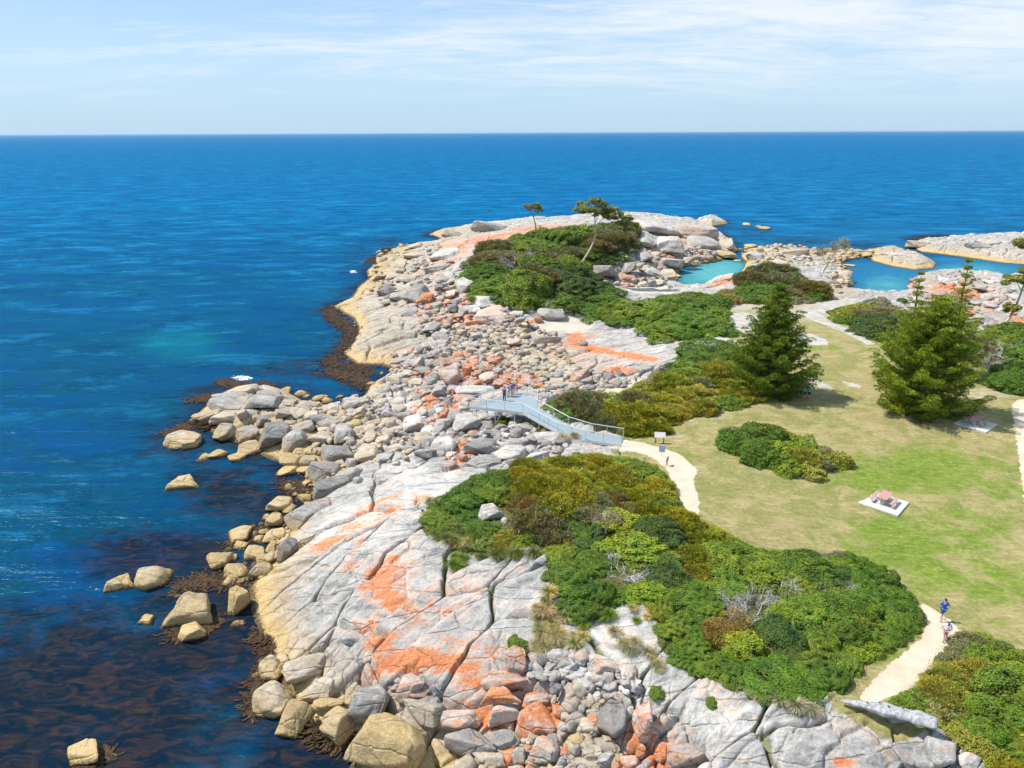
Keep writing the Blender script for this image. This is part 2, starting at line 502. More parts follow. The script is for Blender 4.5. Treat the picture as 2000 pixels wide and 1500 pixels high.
def linemask(lines, x, y, m=3.0):
    out = np.full(x.shape, -m)
    for p, wd in lines:
        lo, hi = p.min(0) - 5, p.max(0) + 5
        k = np.nonzero((x > lo[0]) & (x < hi[0]) & (y > lo[1]) & (y < hi[1]))
        X, Y = x[k], y[k]
        b = np.full(X.shape, -m)
        for i in range(len(p) - 1):
            ex, ey = p[i + 1] - p[i]
            t = np.clip(((X - p[i, 0]) * ex + (Y - p[i, 1]) * ey) / (ex * ex + ey * ey), 0, 1)
            dd = np.hypot(X - p[i, 0] - t * ex, Y - p[i, 1] - t * ey)
            b = np.maximum(b, wd[i] * (1 - t) + wd[i + 1] * t - dd)
        out[k] = np.maximum(out[k], b)
    return out


def blobs(L, x, y, turn=True):
    """soft ellipses given in photo pixels, laid on the ground as world ellipses"""
    a = np.array(L, float)
    c = U(a[:, 0], a[:, 1])
    out = np.zeros(x.shape)
    for i, q in enumerate(L):
        rx, ry = q[2], q[3]
        ang = R(q[4]) if turn else 0.0
        st = q[5] if turn else q[4]
        e1 = U([q[0] + rx * math.cos(ang)], [q[1] - rx * math.sin(ang)])[0][:2] - c[i][:2]
        e2 = U([q[0] + ry * math.sin(ang)], [q[1] + ry * math.cos(ang)])[0][:2] - c[i][:2]
        A = np.array([e1, e2]).T
        try:
            B = np.linalg.inv(A)
        except Exception:
            continue
        rad = 1.9 * max(np.hypot(*e1), np.hypot(*e2))
        k = (np.abs(x - c[i][0]) < rad) & (np.abs(y - c[i][1]) < rad)
        X, Y = x[k] - c[i][0], y[k] - c[i][1]
        r2 = (B[0, 0] * X + B[0, 1] * Y) ** 2 + (B[1, 0] * X + B[1, 1] * Y) ** 2
        out[k] = np.maximum(out[k], st * np.exp(-(r2 ** 1.5) * 0.8))
    return out


def rock_detail(x, y, smooth, block):
    an = R(36)
    wx = x + 1.0 * (fbm(x * .16, y * .16, 1) - .5) * 2
    wy = y + 1.0 * (fbm(x * .16 + 40, y * .16, 2) - .5) * 2
    a = wx * math.cos(an) + wy * math.sin(an)
    b = -wx * math.sin(an) + wy * math.cos(an)
    far = np.clip((y - 60) / 120, 0, 1)
    d = 0.9 * (fbm(x * .13, y * .13, 3, 3) - .5)
    d += 0.4 * (fbm(a * .12, b * .55, 4, 3) - .5)
    # ledges: gently dipping sheets that end in low steps
    ph = b / 3.4 + 1.1 * fbm(a * .09, b * .09, 6, 3)
    fr_ = ph - np.floor(ph)
    d += (1 - .8 * smooth) * .42 * np.where(fr_ < .88, fr_ / .88, (1 - fr_) / .12) - .2
    ph = b / 1.15 + 1.6 * fbm(a * .16 + 7, b * .16, 1, 3)
    fr_ = ph - np.floor(ph)
    lm = np.clip((fbm(x * .11 + 5, y * .11, 2, 2) - .40) * 5, 0, 1)
    d += (1 - .8 * smooth) * lm * .17 * np.where(fr_ < .84, fr_ / .84, (1 - fr_) / .16)
    f1, e, rid, gx, gy = voro(a / 8.5, b / 4.2, 2)
    wv = 0.028 + 0.022 * far
    d += (1 - smooth) * (-0.62 * np.exp(-(e / wv) ** 2) - .13 * np.exp(-(e / .07)) + 0.5 * (rid - .5) + gy * (rid - .4) * 0.7)
    f1, e2, rid2, gx, gy = voro(a / 2.9 + 9, b / 1.9 + 4, 4)
    bm = np.clip(block + 0.45 * np.clip((fbm(x * .07, y * .07, 5, 2) - .5) * 6, 0, 1), 0, 1) * (1 - smooth)
    d += bm * (-0.42 * np.exp(-(e2 / .06) ** 2) - .20 * np.exp(-(e2 / .14)) + 0.6 * (rid2 - .4) + gx * (rid2 - .5) * 0.6)
    f1, e3, rid3, gx, gy = voro(a / 1.1 + 3, b / .8 + 8, 6)
    d += (.15 + .85 * block) * (1 - smooth) * np.clip((fbm(x * .2, y * .2, 7, 2) - .42) * 6, 0, 1) * (-0.18 * np.exp(-(e3 / .10) ** 2) + 0.28 * (rid3 - .5))
    d += 0.13 * (fbm(x * 1.3, y * 1.3, 6, 4) - .5) + .10 * (fbm(a * .5, b * 2.4, 0, 3) - .5) * (1 - .5 * smooth)
    crack = np.clip(np.exp(-(e / (wv * 1.3)) ** 2) + bm * .7 * np.exp(-(e2 / .1) ** 2), 0, 1) * (1 - smooth)
    return d, crack


def surf(x, y, full=False):
    """height and cover of the ground"""
    s = land_sdf(x, y)
    h = H0(x, y, s)
    hs = np.full(x.shape, -3.0)
    for p in HEATH.values():
        hs = np.maximum(hs, polymask([p], x, y))
    jag = (fbm(x * .9, y * .9, 2, 3) - .5) * 1.6
    jag2 = (fbm(x * 2.2, y * 2.2, 5, 3) - .5) * .5
    la = polymask([LAWN], x, y)
    pa = np.maximum(polymask(PATHS, x, y), linemask(PL, x, y))
    gr = np.maximum(polymask(GRAVEL, x, y), linemask(TL, x, y))
    sa = polymask(SAND, x, y)
    heath = hs + jag > 0
    lawn = la + jag * .3 > 0
    path = pa + jag2 * .8 > 0
    gravel = gr + jag2 * 2 > 0
    sand = sa + jag * .8 > 0
    cls = np.zeros(x.shape, np.int8)
    cls[sand] = 3
    cls[heath] = 4
    cls[lawn & ~(hs > 0.3)] = 1
    cls[(cls == 0) & (hs > -2.2) & (la > -2.2)] = 1
    cls[gravel & lawn] = 5
    cls[path] = 2
    cls[s < 0.5] = 0
    soft = np.clip(np.maximum.reduce([hs, la, pa]) * .7 + .3, 0, 1)
    soft = np.maximum(soft, np.clip(1.6 + np.minimum(hs, la) * .6, 0, 1))
    soft = np.maximum(soft, np.clip(sa * .8 + .2, 0, 1))
    smooth = np.clip(polymask(SMOOTH, x, y) / 1.5 + .5, 0, 1)
    block = np.clip(polymask(BLOCK, x, y) / 2 + .5, 0, 1)
    d, crack = rock_detail(x, y, smooth, block)
    fade = np.clip(s / 2.5, 0.15, 1)
    hh = h + d * (1 - soft) * fade * (s > -1) + (soft * 0.10 * (fbm(x * .5, y * .5, 3, 3) - .5))
    if full:
        return hh, cls, s, smooth, block, crack * (1 - soft), la, hs
    return hh


def HT(x, y):
    return surf(np.atleast_1d(np.asarray(x, float)), np.atleast_1d(np.asarray(y, float)))


def mesh_from(name, V, Fc, mats=(), smooth=True):
    me = bpy.data.meshes.new(name)
    V = np.ascontiguousarray(V, np.float32)
    Fc = np.ascontiguousarray(Fc, np.int32)
    k = Fc.shape[1]
    me.vertices.add(len(V))
    me.vertices.foreach_set('co', V.ravel())
    me.loops.add(Fc.size)
    me.loops.foreach_set('vertex_index', Fc.ravel())
    me.polygons.add(len(Fc))
    me.polygons.foreach_set('loop_start', np.arange(0, Fc.size, k, dtype=np.int32))
    me.polygons.foreach_set('loop_total', np.full(len(Fc), k, np.int32))
    if smooth:
        me.polygons.foreach_set('use_smooth', np.ones(len(Fc), bool))
    for m in mats:
        me.materials.append(m)
    me.update(calc_edges=True)
    return me


def vattr(me, name, arr):
    a = me.attributes.new(name, 'FLOAT', 'POINT')
    a.data.foreach_set('value', np.ascontiguousarray(arr, np.float32))


def link(name, me, parent=None, loc=None, **props):
    o = bpy.data.objects.new(name, me)
    COL.objects.link(o)
    if parent is not None:
        o.parent = parent
    if loc is not None:
        o.location = loc
    for k, v in props.items():
        if v is not None:
            o[k] = v
    return o
# ------------------------------------------------------------------ materials
def rock_material(name, terrain):
    m, n = newmat(name)
    p = n.pos()
    z = n.sep(p)[2]
    an = n.mapping(p, rot=(0, 0, R(-36)), scale=(0.35, 1.6, 1.2))
    big = n.noise(p, 0.22, 5, 0.6)
    mid = n.noise(p, 1.3, 8, 0.68, 0.3)
    fine = n.noise(p, 7.0, 6, 0.7)
    speck = n.noise(p, 26.0, 3, 0.6)
    streak = n.noise(an, 0.8, 7, 0.65, 0.6)
    if terrain:
        lich = n.attr('lichen')
        tan_a = n.attr('tan')
        tone = n.attr('tone')
        dirt = n.attr('dirt')
    else:
        oc = n.add('ShaderNodeObjectInfo')
        cs = n.add('ShaderNodeSeparateColor')
        n.put(cs.inputs[0], oc.outputs['Color'])
        lich, tan_a, tone = cs.outputs[0], cs.outputs[1], cs.outputs[2]
        dirt = None
    t = n.math('ADD', n.math('MULTIPLY', mid, 0.6), n.math('MULTIPLY', streak, 0.5))
    c = n.mix(n.smooth(t, 0.38, 0.72), (0.215, 0.203, 0.183), (0.455, 0.432, 0.398))
    c = n.mix(n.math('MULTIPLY', n.smooth(fine, 0.35, 0.7), 0.45), c, (0.54, 0.52, 0.485))
    c = n.mix(n.math('MULTIPLY', n.smooth(big, 0.5, 0.66), 0.6), c, (0.60, 0.555, 0.505))
    c = n.mix(n.math('MULTIPLY', n.smooth(n.noise(an, 0.35, 8, 0.74, 1.0), 0.53, 0.64), 0.72), c, (0.15, 0.147, 0.145))
    c = n.mix(n.math('MULTIPLY', n.smooth(speck, 0.56, 0.72), 0.5), c, (0.10, 0.10, 0.095))
    c = n.mix(n.math('MULTIPLY', n.smooth(n.noise(p, 3.1, 6, 0.7), 0.60, 0.72), 0.5), c, (0.14, 0.14, 0.125))
    c = n.mix(n.math('MULTIPLY', n.smooth(n.noise(n.mapping(p, loc=(31, 5, 0)), 0.5, 5, 0.65), 0.53, 0.66), 0.6), c, (0.56, 0.41, 0.30))
    zz = n.math('ADD', z, n.math('MULTIPLY', n.math('SUBTRACT', mid, 0.5), 1.6))
    tf = n.math('SUBTRACT', 1.0, n.smooth(zz, 0.9, 2.3))
    tf = n.math('MAXIMUM', tf, tan_a)
    och_ = n.math('MULTIPLY', n.smooth(n.math('ADD', tan_a, n.math('MULTIPLY', n.math('SUBTRACT', mid, 0.5), 0.5)), 0.78, 1.0), 0.8)
    tc = n.mix(n.smooth(t, 0.35, 0.75), (0.31, 0.22, 0.12), (0.51, 0.405, 0.265))
    c = n.mix(n.math('MULTIPLY', tf, 0.88), c, tc)
    of = n.math('SUBTRACT', 1.0, n.smooth(zz, 0.20, 1.35))
    of = n.math('MAXIMUM', of, och_)
    c = n.mix(n.math('MULTIPLY', of, 0.8), c, n.mix(n.smooth(fine, .35, .65), (0.38, 0.235, 0.065), (0.60, 0.44, 0.185)))
    # orange crust lichen
    l1 = n.noise(n.mapping(p, loc=(9, 2, 4), rot=(0, 0, R(-36)), scale=(0.42, 1.6, 1)), 1.0, 9, 0.74, 0.9)
    lm = n.math('ADD', n.math('MULTIPLY', lich, 0.95), n.math('MULTIPLY', n.math('SUBTRACT', l1, 0.5), 1.7))
    l2 = n.noise(p, 2.6, 10, 0.80)
    lm = n.math('ADD', lm, n.math('MULTIPLY', n.math('SUBTRACT', l2, 0.5), 1.5))
    c = n.mix(n.math('MULTIPLY', n.smooth(lm, 0.22, 0.50), 0.45), c, (0.60, 0.36, 0.25))
    lf = n.math('MULTIPLY', n.smooth(lm, 0.46, 0.60), 0.90)
    lf = n.math('MULTIPLY', lf, n.smooth(n.math('ADD', fine, n.math('MULTIPLY', lich, .22)), 0.38, 0.60))
    lc = n.mix(n.smooth(fine, 0.3, 0.7), (0.44, 0.105, 0.020), (0.64, 0.255, 0.10))
    c = n.mix(lf, c, lc)
    wet = n.math('SUBTRACT', 1.0, n.smooth(n.math('ADD', z, n.math('MULTIPLY', n.math('SUBTRACT', fine, 0.5), 0.5)), 0.10, 0.36))
    c = n.mix(n.math('MULTIPLY', wet, 0.9), c, n.mix(n.smooth(fine, .4, .6), (0.035, 0.022, 0.012), (0.12, 0.07, 0.03)))
    if dirt is not None:
        df = n.smooth(n.math('ADD', dirt, n.math('MULTIPLY', n.math('SUBTRACT', mid, 0.5), 0.9)), 0.45, 0.75)
        c = n.mix(n.math('MULTIPLY', df, 0.75), c, n.mix(n.smooth(fine, .4, .6), (0.085, 0.12, 0.02), (0.20, 0.18, 0.07)))
    c = n.mix(1.0, c, n.vmath('MULTIPLY', (1, 1, 1), tone), 'MULTIPLY')
    grit = n.noise(p, 4.2, 10, 0.82)
    c = n.mix(n.math('MULTIPLY', n.smooth(grit, 0.47, 0.60), 0.30), c, n.mix(1.0, c, (0.48, 0.48, 0.50), 'MULTIPLY'))
    c = n.mix(n.math('MULTIPLY', n.smooth(grit, 0.46, 0.36), 0.35), c, n.mix(1.0, c, (1.4, 1.38, 1.34), 'MULTIPLY'))
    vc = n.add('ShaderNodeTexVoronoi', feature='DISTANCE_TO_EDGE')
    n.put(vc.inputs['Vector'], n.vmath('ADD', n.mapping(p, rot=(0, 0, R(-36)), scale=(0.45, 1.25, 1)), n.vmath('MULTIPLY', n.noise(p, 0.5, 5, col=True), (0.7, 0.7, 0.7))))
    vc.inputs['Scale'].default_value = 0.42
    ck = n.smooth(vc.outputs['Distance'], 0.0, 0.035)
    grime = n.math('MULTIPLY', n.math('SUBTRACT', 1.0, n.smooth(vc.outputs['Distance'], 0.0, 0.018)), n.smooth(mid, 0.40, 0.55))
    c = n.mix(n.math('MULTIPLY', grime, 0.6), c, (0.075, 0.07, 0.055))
    h = n.math('ADD', n.math('MULTIPLY', mid, 0.7), n.math('MULTIPLY', fine, 0.28))
    h = n.math('ADD', h, n.math('MULTIPLY', grit, 0.35))
    h = n.math('ADD', h, n.math('MULTIPLY', streak, 0.5))
    h = n.math('ADD', h, n.math('MULTIPLY', ck, 0.34))
    h = n.math('ADD', h, n.math('MULTIPLY', speck, 0.05))
    nm = n.bump(h, 0.75, 0.32)
    n.out(n.principled(c, 0.85, nm, 0.2))
    return m


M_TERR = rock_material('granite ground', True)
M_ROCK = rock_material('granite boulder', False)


def ground_material(name, fn):
    m, n = newmat(name)
    p = n.pos()
    c, h, st = fn(n, p)
    n.out(n.principled(c, 0.92, n.bump(h, st, 0.12), 0.15))
    return m


def _lawn(n, p):
    g = n.attr('green')
    a = n.noise(p, 0.35, 6, 0.65, 0.5)
    b = n.noise(n.mapping(p, rot=(0, 0, R(20)), scale=(0.5, 1.6, 1)), 1.4, 7, 0.7)
    f = n.noise(p, 9.0, 5, 0.7)
    pale = n.attr('pale')
    straw = n.mix(n.smooth(b, 0.3, 0.7), (0.235, 0.195, 0.075), (0.36, 0.295, 0.145))
    straw = n.mix(n.math('MULTIPLY', n.smooth(a, 0.42, 0.6), 0.6), straw, (0.145, 0.165, 0.032))
    green = n.mix(n.smooth(b, 0.3, 0.7), (0.085, 0.148, 0.012), (0.190, 0.240, 0.032))
    k = n.math('ADD', g, n.math('MULTIPLY', n.math('SUBTRACT', a, 0.5), 1.5))
    k = n.math('ADD', k, n.math('MULTIPLY', n.math('SUBTRACT', b, 0.5), 0.7))
    c = n.mix(n.math('MULTIPLY', n.smooth(k, 0.22, 0.75), 0.92), straw, green)
    g2 = n.noise(p, 2.6, 11, 0.86)
    c = n.mix(n.math('MULTIPLY', n.smooth(g2, 0.46, 0.60), 0.55), c, n.mix(1.0, c, (0.55, 0.62, 0.5), 'MULTIPLY'))
    c = n.mix(n.math('MULTIPLY', n.smooth(g2, 0.47, 0.37), 0.45), c, (0.42, 0.36, 0.20))
    c = n.mix(n.math('MULTIPLY', n.smooth(n.noise(p, 3.0, 5, 0.7), 0.55, 0.75), 0.45), c, (0.055, 0.075, 0.014))
    c = n.mix(n.math('MULTIPLY', n.smooth(n.noise(n.mapping(p, loc=(5, 77, 0)), 0.18, 5, 0.6), 0.57, 0.68), 0.4), c, (0.32, 0.225, 0.125))
    pk = n.smooth(n.math('ADD', pale, n.math('MULTIPLY', n.math('SUBTRACT', b, 0.5), 1.3)), 0.25, 0.75)
    c = n.mix(n.math('MULTIPLY', pk, 0.8), c, n.mix(n.smooth(f, .35, .65), (0.36, 0.30, 0.215), (0.48, 0.43, 0.35)))
    return c, n.math('ADD', f, b), 0.6


def _path(n, p):
    a = n.noise(p, 0.7, 5, 0.6)
    f = n.noise(p, 11.0, 5, 0.75)
    c = n.mix(n.smooth(a, 0.3, 0.7), (0.46, 0.37, 0.27), (0.55, 0.46, 0.36))
    c = n.mix(n.math('MULTIPLY', n.smooth(f, 0.5, 0.72), 0.35), c, (0.26, 0.19, 0.125))
    c = n.mix(n.math('MULTIPLY', n.smooth(n.noise(p, 2.4, 6, .7), 0.60, 0.72), 0.35), c, (0.22, 0.17, 0.09))
    return c, f, 0.4


def _grav(n, p):
    a = n.noise(p, 0.6, 5, 0.6)
    f = n.noise(p, 6.0, 5, 0.75)
    c = n.mix(n.smooth(a, 0.35, 0.65), (0.30, 0.27, 0.225), (0.42, 0.395, 0.35))
    c = n.mix(n.math('MULTIPLY', n.smooth(f, 0.5, 0.7), 0.45), c, (0.20, 0.175, 0.115))
    return c, f, 0.4


def _sand(n, p):
    a = n.noise(p, 0.5, 5, 0.6)
    f = n.noise(p, 8.0, 5, 0.75)
    c = n.mix(n.smooth(a, 0.3, 0.7), (0.40, 0.34, 0.26), (0.48, 0.43, 0.36))
    c = n.mix(n.math('MULTIPLY', n.smooth(n.noise(p, 1.6, 6, 0.7), 0.56, 0.7), 0.5), c, (0.25, 0.22, 0.18))
    return c, f, 0.35


def _heath(n, p):
    a = n.noise(p, 0.9, 6, 0.7)
    f = n.noise(p, 6.0, 6, 0.75)
    c = n.mix(n.smooth(a, 0.35, 0.65), (0.05, 0.055, 0.018), (0.12, 0.13, 0.035))
    c = n.mix(n.math('MULTIPLY', n.smooth(f, 0.45, 0.7), 0.6), c, (0.21, 0.165, 0.085))
    return c, f, 1.0


M_LAWN = ground_material('lawn grass', _lawn)
M_PATH = ground_material('sandy path', _path)
M_GRAV = ground_material('crushed granite', _grav)
M_SAND = ground_material('beach sand', _sand)
M_HEATH = ground_material('heath litter', _heath)

# ------------------------------------------------------------------ terrain mesh
NR, NC = 1150, 1150
yy = 25.5 * (345 / 25.5) ** (np.arange(NR) / (NR - 1.0))
uu = np.linspace(-0.62, 1.12, NC)
half = 0.72 * (0.943 * yy + 12) + 3
X = uu[None, :] * half[:, None]
Y = np.repeat(yy[:, None], NC, 1)
xf, yf = X.ravel(), Y.ravel()
coarse = H0
# first keep what can be land, to save the costly part
keep = np.zeros(xf.shape, bool)
sc = land_sdf(X[::6, ::6].ravel(), Y[::6, ::6].ravel()).reshape(X[::6, ::6].shape)
sc = np.repeat(np.repeat(sc, 6, 0), 6, 1)[:NR, :NC]
keep = (sc > -7).ravel()
ki = np.nonzero(keep)[0]
hh, cls, s, smo, blk, crk, la, hsd = surf(xf[ki], yf[ki], True)
lich = blobs(OR_PX, xf[ki], yf[ki])
green = blobs(GREEN_PX, xf[ki], yf[ki], False) if False else np.zeros(len(ki))
gp = [(a, b, c_, d_, 0.0, e_) for a, b, c_, d_, e_ in GREEN_PX]
green = blobs(gp, xf[ki], yf[ki])
Z = np.full(xf.shape, -3.0)
Z[ki] = hh
CL = np.full(xf.shape, -1, np.int8)
CL[ki] = cls
tanp = [(730, 650, 90, 60, 0, .6), (770, 600, 60, 40, 0, .5), (860, 500, 90, 30, 0, .25), (800, 560, 60, 30, 0, .35), (1050, 715, 70, 30, 0, 1.0), (920, 450, 50, 12, 0, .6), (560, 1330, 60, 80, 0, .8), (540, 1250, 50, 70, 0, .6),
        (640, 1330, 80, 60, 0, .55), (760, 1440, 100, 60, 0, .8), (900, 1460, 60, 40, 0, .5), (1120, 1440, 20, 60, 0, .8), (700, 850, 80, 50, 0, .7), (460, 790, 80, 30, 0, .6),
        (1000, 690, 60, 40, 0, .75), (1060, 730, 50, 20, 0, .6), (1330, 500, 60, 14, 0, .6), (1080, 740, 70, 18, 0, .6), (1750, 505, 80, 30, 0, .35), (1550, 495, 80, 12, 0, .6), (1660, 550, 30, 30, 0, .8), (860, 470, 60, 16, 0, .6), (1000, 450, 120, 10, 0, .35), (760, 500, 60, 30, 0, .8), (820, 520, 60, 30, 0, .5), (1900, 495, 150, 20, 0, .45)]
tan_ = blobs(tanp, xf[ki], yf[ki])
tonep = [(820, 960, 90, 50, 30, .14), (700, 1010, 120, 20, 25, .2), (1210, 665, 70, 24, 0, -.02), (700, 1040, 60, 40, 0, .12), (750, 1050, 60, 40, 0, .15), (1400, 1400, 120, 40, -20, .22), (1200, 1230, 70, 60, 0, .2), (860, 930, 60, 30, 0, .06), (1480, 1430, 100, 30, -15, .2), (950, 1150, 100, 70, 0, .08), (1700, 1400, 60, 40, 0, .15)]
tone = 0.97 * np.ones(len(ki)) + sum(blobs([t[:5] + (1.0,)], xf[ki], yf[ki]) * t[5] for t in tonep)
pale_ = blobs([(1560, 612, 150, 22, 0, .55), (1440, 598, 70, 12, 0, .7), (1620, 600, 80, 18, 0, .75), (1500, 640, 110, 20, 0, .35), (1650, 640, 60, 26, 0, .3), (1310, 850, 40, 20, 0, .35), (1400, 820, 60, 14, 0, .3), (1930, 770, 80, 14, 0, .5), (1700, 790, 60, 30, 0, .3)], xf[ki], yf[ki])
A = {}
for nm_, ar in (('lichen', lich), ('tan', tan_), ('tone', tone), ('green', green), ('pale', pale_), ('dirt', crk * np.clip((hh - 2.5), 0, 1))):
    f_ = np.zeros(xf.shape, np.float32)
    f_[ki] = ar
    A[nm_] = f_
idx = np.arange(NR * NC).reshape(NR, NC)
Q = np.stack([idx[:-1, :-1], idx[:-1, 1:], idx[1:, 1:], idx[1:, :-1]], -1).reshape(-1, 4)
qc = CL[Q]
okq = (qc >= 0).all(1) & (Z[Q].max(1) > -1.6)
Q, qc = Q[okq], qc[okq]
fc = qc[:, 0]
V = np.stack([xf, yf, Z], 1)
for code, nm_, mat, use in ((0, 'granite_shore', M_TERR, ('lichen', 'tan', 'tone', 'dirt')), (1, 'lawn', M_LAWN, ('green', 'pale')), (2, 'sandy_footpath', M_PATH, ()),
                            (3, 'beach_sand', M_SAND, ()), (4, 'heath_ground', M_HEATH, ()), (5, 'gravel_ground', M_GRAV, ())):
    q = Q[fc == code]
    if not len(q):
        continue
    u, inv = np.unique(q, return_inverse=True)
    me = mesh_from(nm_, V[u], inv.reshape(-1, 4), [mat])
    for a_ in use:
        vattr(me, a_, A[a_][u])
    link(nm_, me, kind='structure')
# rough wide sea floor and far inland ground beyond the detailed sheet
inl = np.array([(1.10, 26), (1.10, 345)])

# ------------------------------------------------------------------ sea
KELP = [(150, 1400, 420, 240, .95), (420, 1250, 230, 150, .9), (330, 1090, 200, 70, .8), (560, 1000, 110, 90, .8), (450, 960, 130, 60, .75),
        (600, 720, 150, 28, .55), (430, 770, 90, 30, .6), (360, 870, 100, 40, .6), (680, 600, 40, 50, .6), (700, 500, 60, 30, .35), (1830, 465, 70, 8, .9), (1420, 470, 30, 12, .3), (1560, 470, 90, 10, .5), (100, 1180, 200, 60, .45), (620, 1500, 200, 120, .9), (760, 470, 40, 14, .5), (1480, 452, 50, 10, .4), (1690, 480, 60, 10, .5)]
SHAL = [(350, 672, 100, 34, .48), (1395, 535, 75, 26, 1.0), (1340, 555, 50, 18, .9), (1410, 520, 60, 16, .9), (1735, 560, 60, 24, .55), (1900, 530, 90, 16, .55), (1660, 525, 30, 14, .15), (640, 570, 60, 24, .22), (1800, 548, 60, 14, .3)]
POOL = [(1400, 530, 90, 40, .9), (1730, 545, 120, 45, .9), (1900, 525, 150, 24, .9), (1720, 480, 300, 40, .25)]
FOAM = [(472, 738, 34, 7, .62), (455, 741, 22, 5, .5), (735, 520, 20, 30, .35), (750, 490, 40, 14, .35), (690, 530, 12, 5, .6), (742, 492, 12, 5, .6), (190, 1148, 22, 4, .5), (85, 1350, 20, 6, .35), (1390, 431, 40, 3, .3)]
ds = np.r_[18.0, 22 * (1200 / 22.0) ** (np.arange(560) / 559.0), 1200 * (70000 / 1200.0) ** (np.arange(1, 90) / 89.0)]
us = np.linspace(-1.9, 1.9, 620)
SX = us[None, :] * (0.85 * ds[:, None] + 12)
SY = np.repeat(ds[:, None], 620, 1)
sx, sy = SX.ravel(), SY.ravel()


def sblobs(L):
    out = np.zeros(sx.shape)
    for px, py, rx, ry, st in L:
        c = Uz(px, py, 0)[:2]
        e1 = Uz(px + rx, py, 0)[:2] - c
        e2 = Uz(px, py - ry, 0)[:2] - c
        B = np.linalg.inv(np.array([e1, e2]).T)
        k = (np.abs(sx - c[0]) < 2.2 * (abs(e1[0]) + abs(e2[0]))) & (np.abs(sy - c[1]) < 2.2 * (abs(e2[1]) + abs(e1[1])))
        X_, Y_ = sx[k] - c[0], sy[k] - c[1]
        r2 = (B[0, 0] * X_ + B[0, 1] * Y_) ** 2 + (B[1, 0] * X_ + B[1, 1] * Y_) ** 2
        out[k] = np.maximum(out[k], st * np.exp(-(r2 ** 1.4)))
    return out


ks = (sy < 420) & (sx > -90)
shore = np.zeros(sx.shape)
sdl = np.full(sx.shape, -50.0)
sdl[ks] = land_sdf(sx[ks], sy[ks])
shore = np.exp(np.minimum(sdl, 0) / 5.0)
kelp, shal, pool, foam = sblobs(KELP), sblobs(SHAL), sblobs(POOL), sblobs(FOAM)
foam = np.maximum(foam, .40 * np.exp(-(np.maximum(-sdl - .3, 0) / 1.2) ** 2) * (sy > 110) * (pool < .3) * (sx < 45))
inner = sdl > 2.5
ii = np.arange(SX.size).reshape(SX.shape)
Q = np.stack([ii[:-1, :-1], ii[:-1, 1:], ii[1:, 1:], ii[1:, :-1]], -1).reshape(-1, 4)
Q = Q[~inner[Q].all(1)]
u, inv = np.unique(Q, return_inverse=True)
sme = mesh_from('sea', np.stack([sx, sy, np.zeros(sx.shape)], 1)[u], inv.reshape(-1, 4))
for a_, v_ in (('kelp', kelp), ('shallow', shal), ('pool', pool), ('foam', foam), ('shore', shore)):
    vattr(sme, a_, v_[u])
m, n = newmat('sea water')
p = n.pos()
px_, py_, pz_ = n.sep(p)
dist = n.math('MULTIPLY', py_, 1.0)
deep = n.mix(n.smooth(dist, 25, 420), (0.0004, 0.038, 0.068), (0.0008, 0.108, 0.240))
deep = n.mix(n.smooth(dist, 420, 6000), deep, (0.002, 0.112, 0.245))
w5 = n.noise(n.mapping(p, rot=(0, 0, R(-14)), scale=(0.42, 1, 1)), 0.10, 13, 0.80, 0.3)
gust = n.noise(n.mapping(p, scale=(0.25, 1, 1)), 0.008, 4, 0.6)
deep = n.mix(n.math('MULTIPLY', n.smooth(gust, 0.45, 0.68), 0.22), deep, (0.0005, 0.062, 0.19))
sw = n.mapping(p, rot=(0, 0, R(-34)), scale=(0.22, 0.9, 1))
w1 = n.noise(sw, 0.55, 6, 0.62, 0.5)
w2 = n.noise(n.mapping(p, rot=(0, 0, R(14)), scale=(0.45, 1, 1)), 0.16, 5, 0.6, 0.6)
w3 = n.noise(n.mapping(p, rot=(0, 0, R(-12)), scale=(0.5, 1, 1)), 2.3, 4, 0.6)
w4 = n.noise(n.mapping(p, rot=(0, 0, R(-6)), scale=(0.3, 1, 1)), 0.045, 5, 0.65, 0.4)
wv = n.math('ADD', n.math('MULTIPLY', w1, 0.6), n.math('MULTIPLY', w2, 0.5))
deep = n.mix(n.math('MULTIPLY', n.smooth(wv, 0.50, 0.64), 0.60), deep, (0.0001, 0.020, 0.062))
deep = n.mix(n.math('MULTIPLY', n.smooth(n.math('ADD', w1, n.math('MULTIPLY', w3, .4)), 0.76, 0.92), 0.55), deep, (0.008, 0.125, 0.265))  # lighter crests: wave highlights painted into the water colour
deep = n.mix(n.math('MULTIPLY', n.smooth(w5, 0.50, 0.42), 0.65), deep, (0.0002, 0.040, 0.135))
deep = n.mix(n.math('MULTIPLY', n.smooth(w5, 0.52, 0.61), n.math('ADD', 0.22, n.math('MULTIPLY', n.smooth(dist, 50, 260), 0.4))), deep, (0.014, 0.18, 0.37))  # ripple highlights, also put into the colour, stronger with distance
deep = n.mix(n.math('MULTIPLY', n.smooth(w4, 0.44, 0.60), 0.25), deep, (0.0005, 0.055, 0.175))
poolc = n.mix(n.attr('pool'), deep, (0.015, 0.115, 0.22))
sh = n.math('ADD', n.attr('shallow'), n.math('MULTIPLY', n.math('SUBTRACT', n.noise(p, 0.22, 5, 0.65), 0.5), n.math('MULTIPLY', n.attr('shallow'), 1.1)))
sh = n.math('ADD', sh, n.math('MULTIPLY', n.math('MULTIPLY', n.math('SUBTRACT', n.noise(p, 0.35, 6, 0.7), 0.5), n.attr('pool')), 1.3))
c = n.mix(n.smooth(sh, 0.0, 1.1), poolc, n.mix(n.attr('pool'), (0.004, 0.150, 0.175), (0.085, 0.275, 0.27)))
kn = n.noise(n.mapping(p, rot=(0, 0, R(-20)), scale=(0.6, 1.2, 1)), 0.30, 7, 0.66, 0.8)
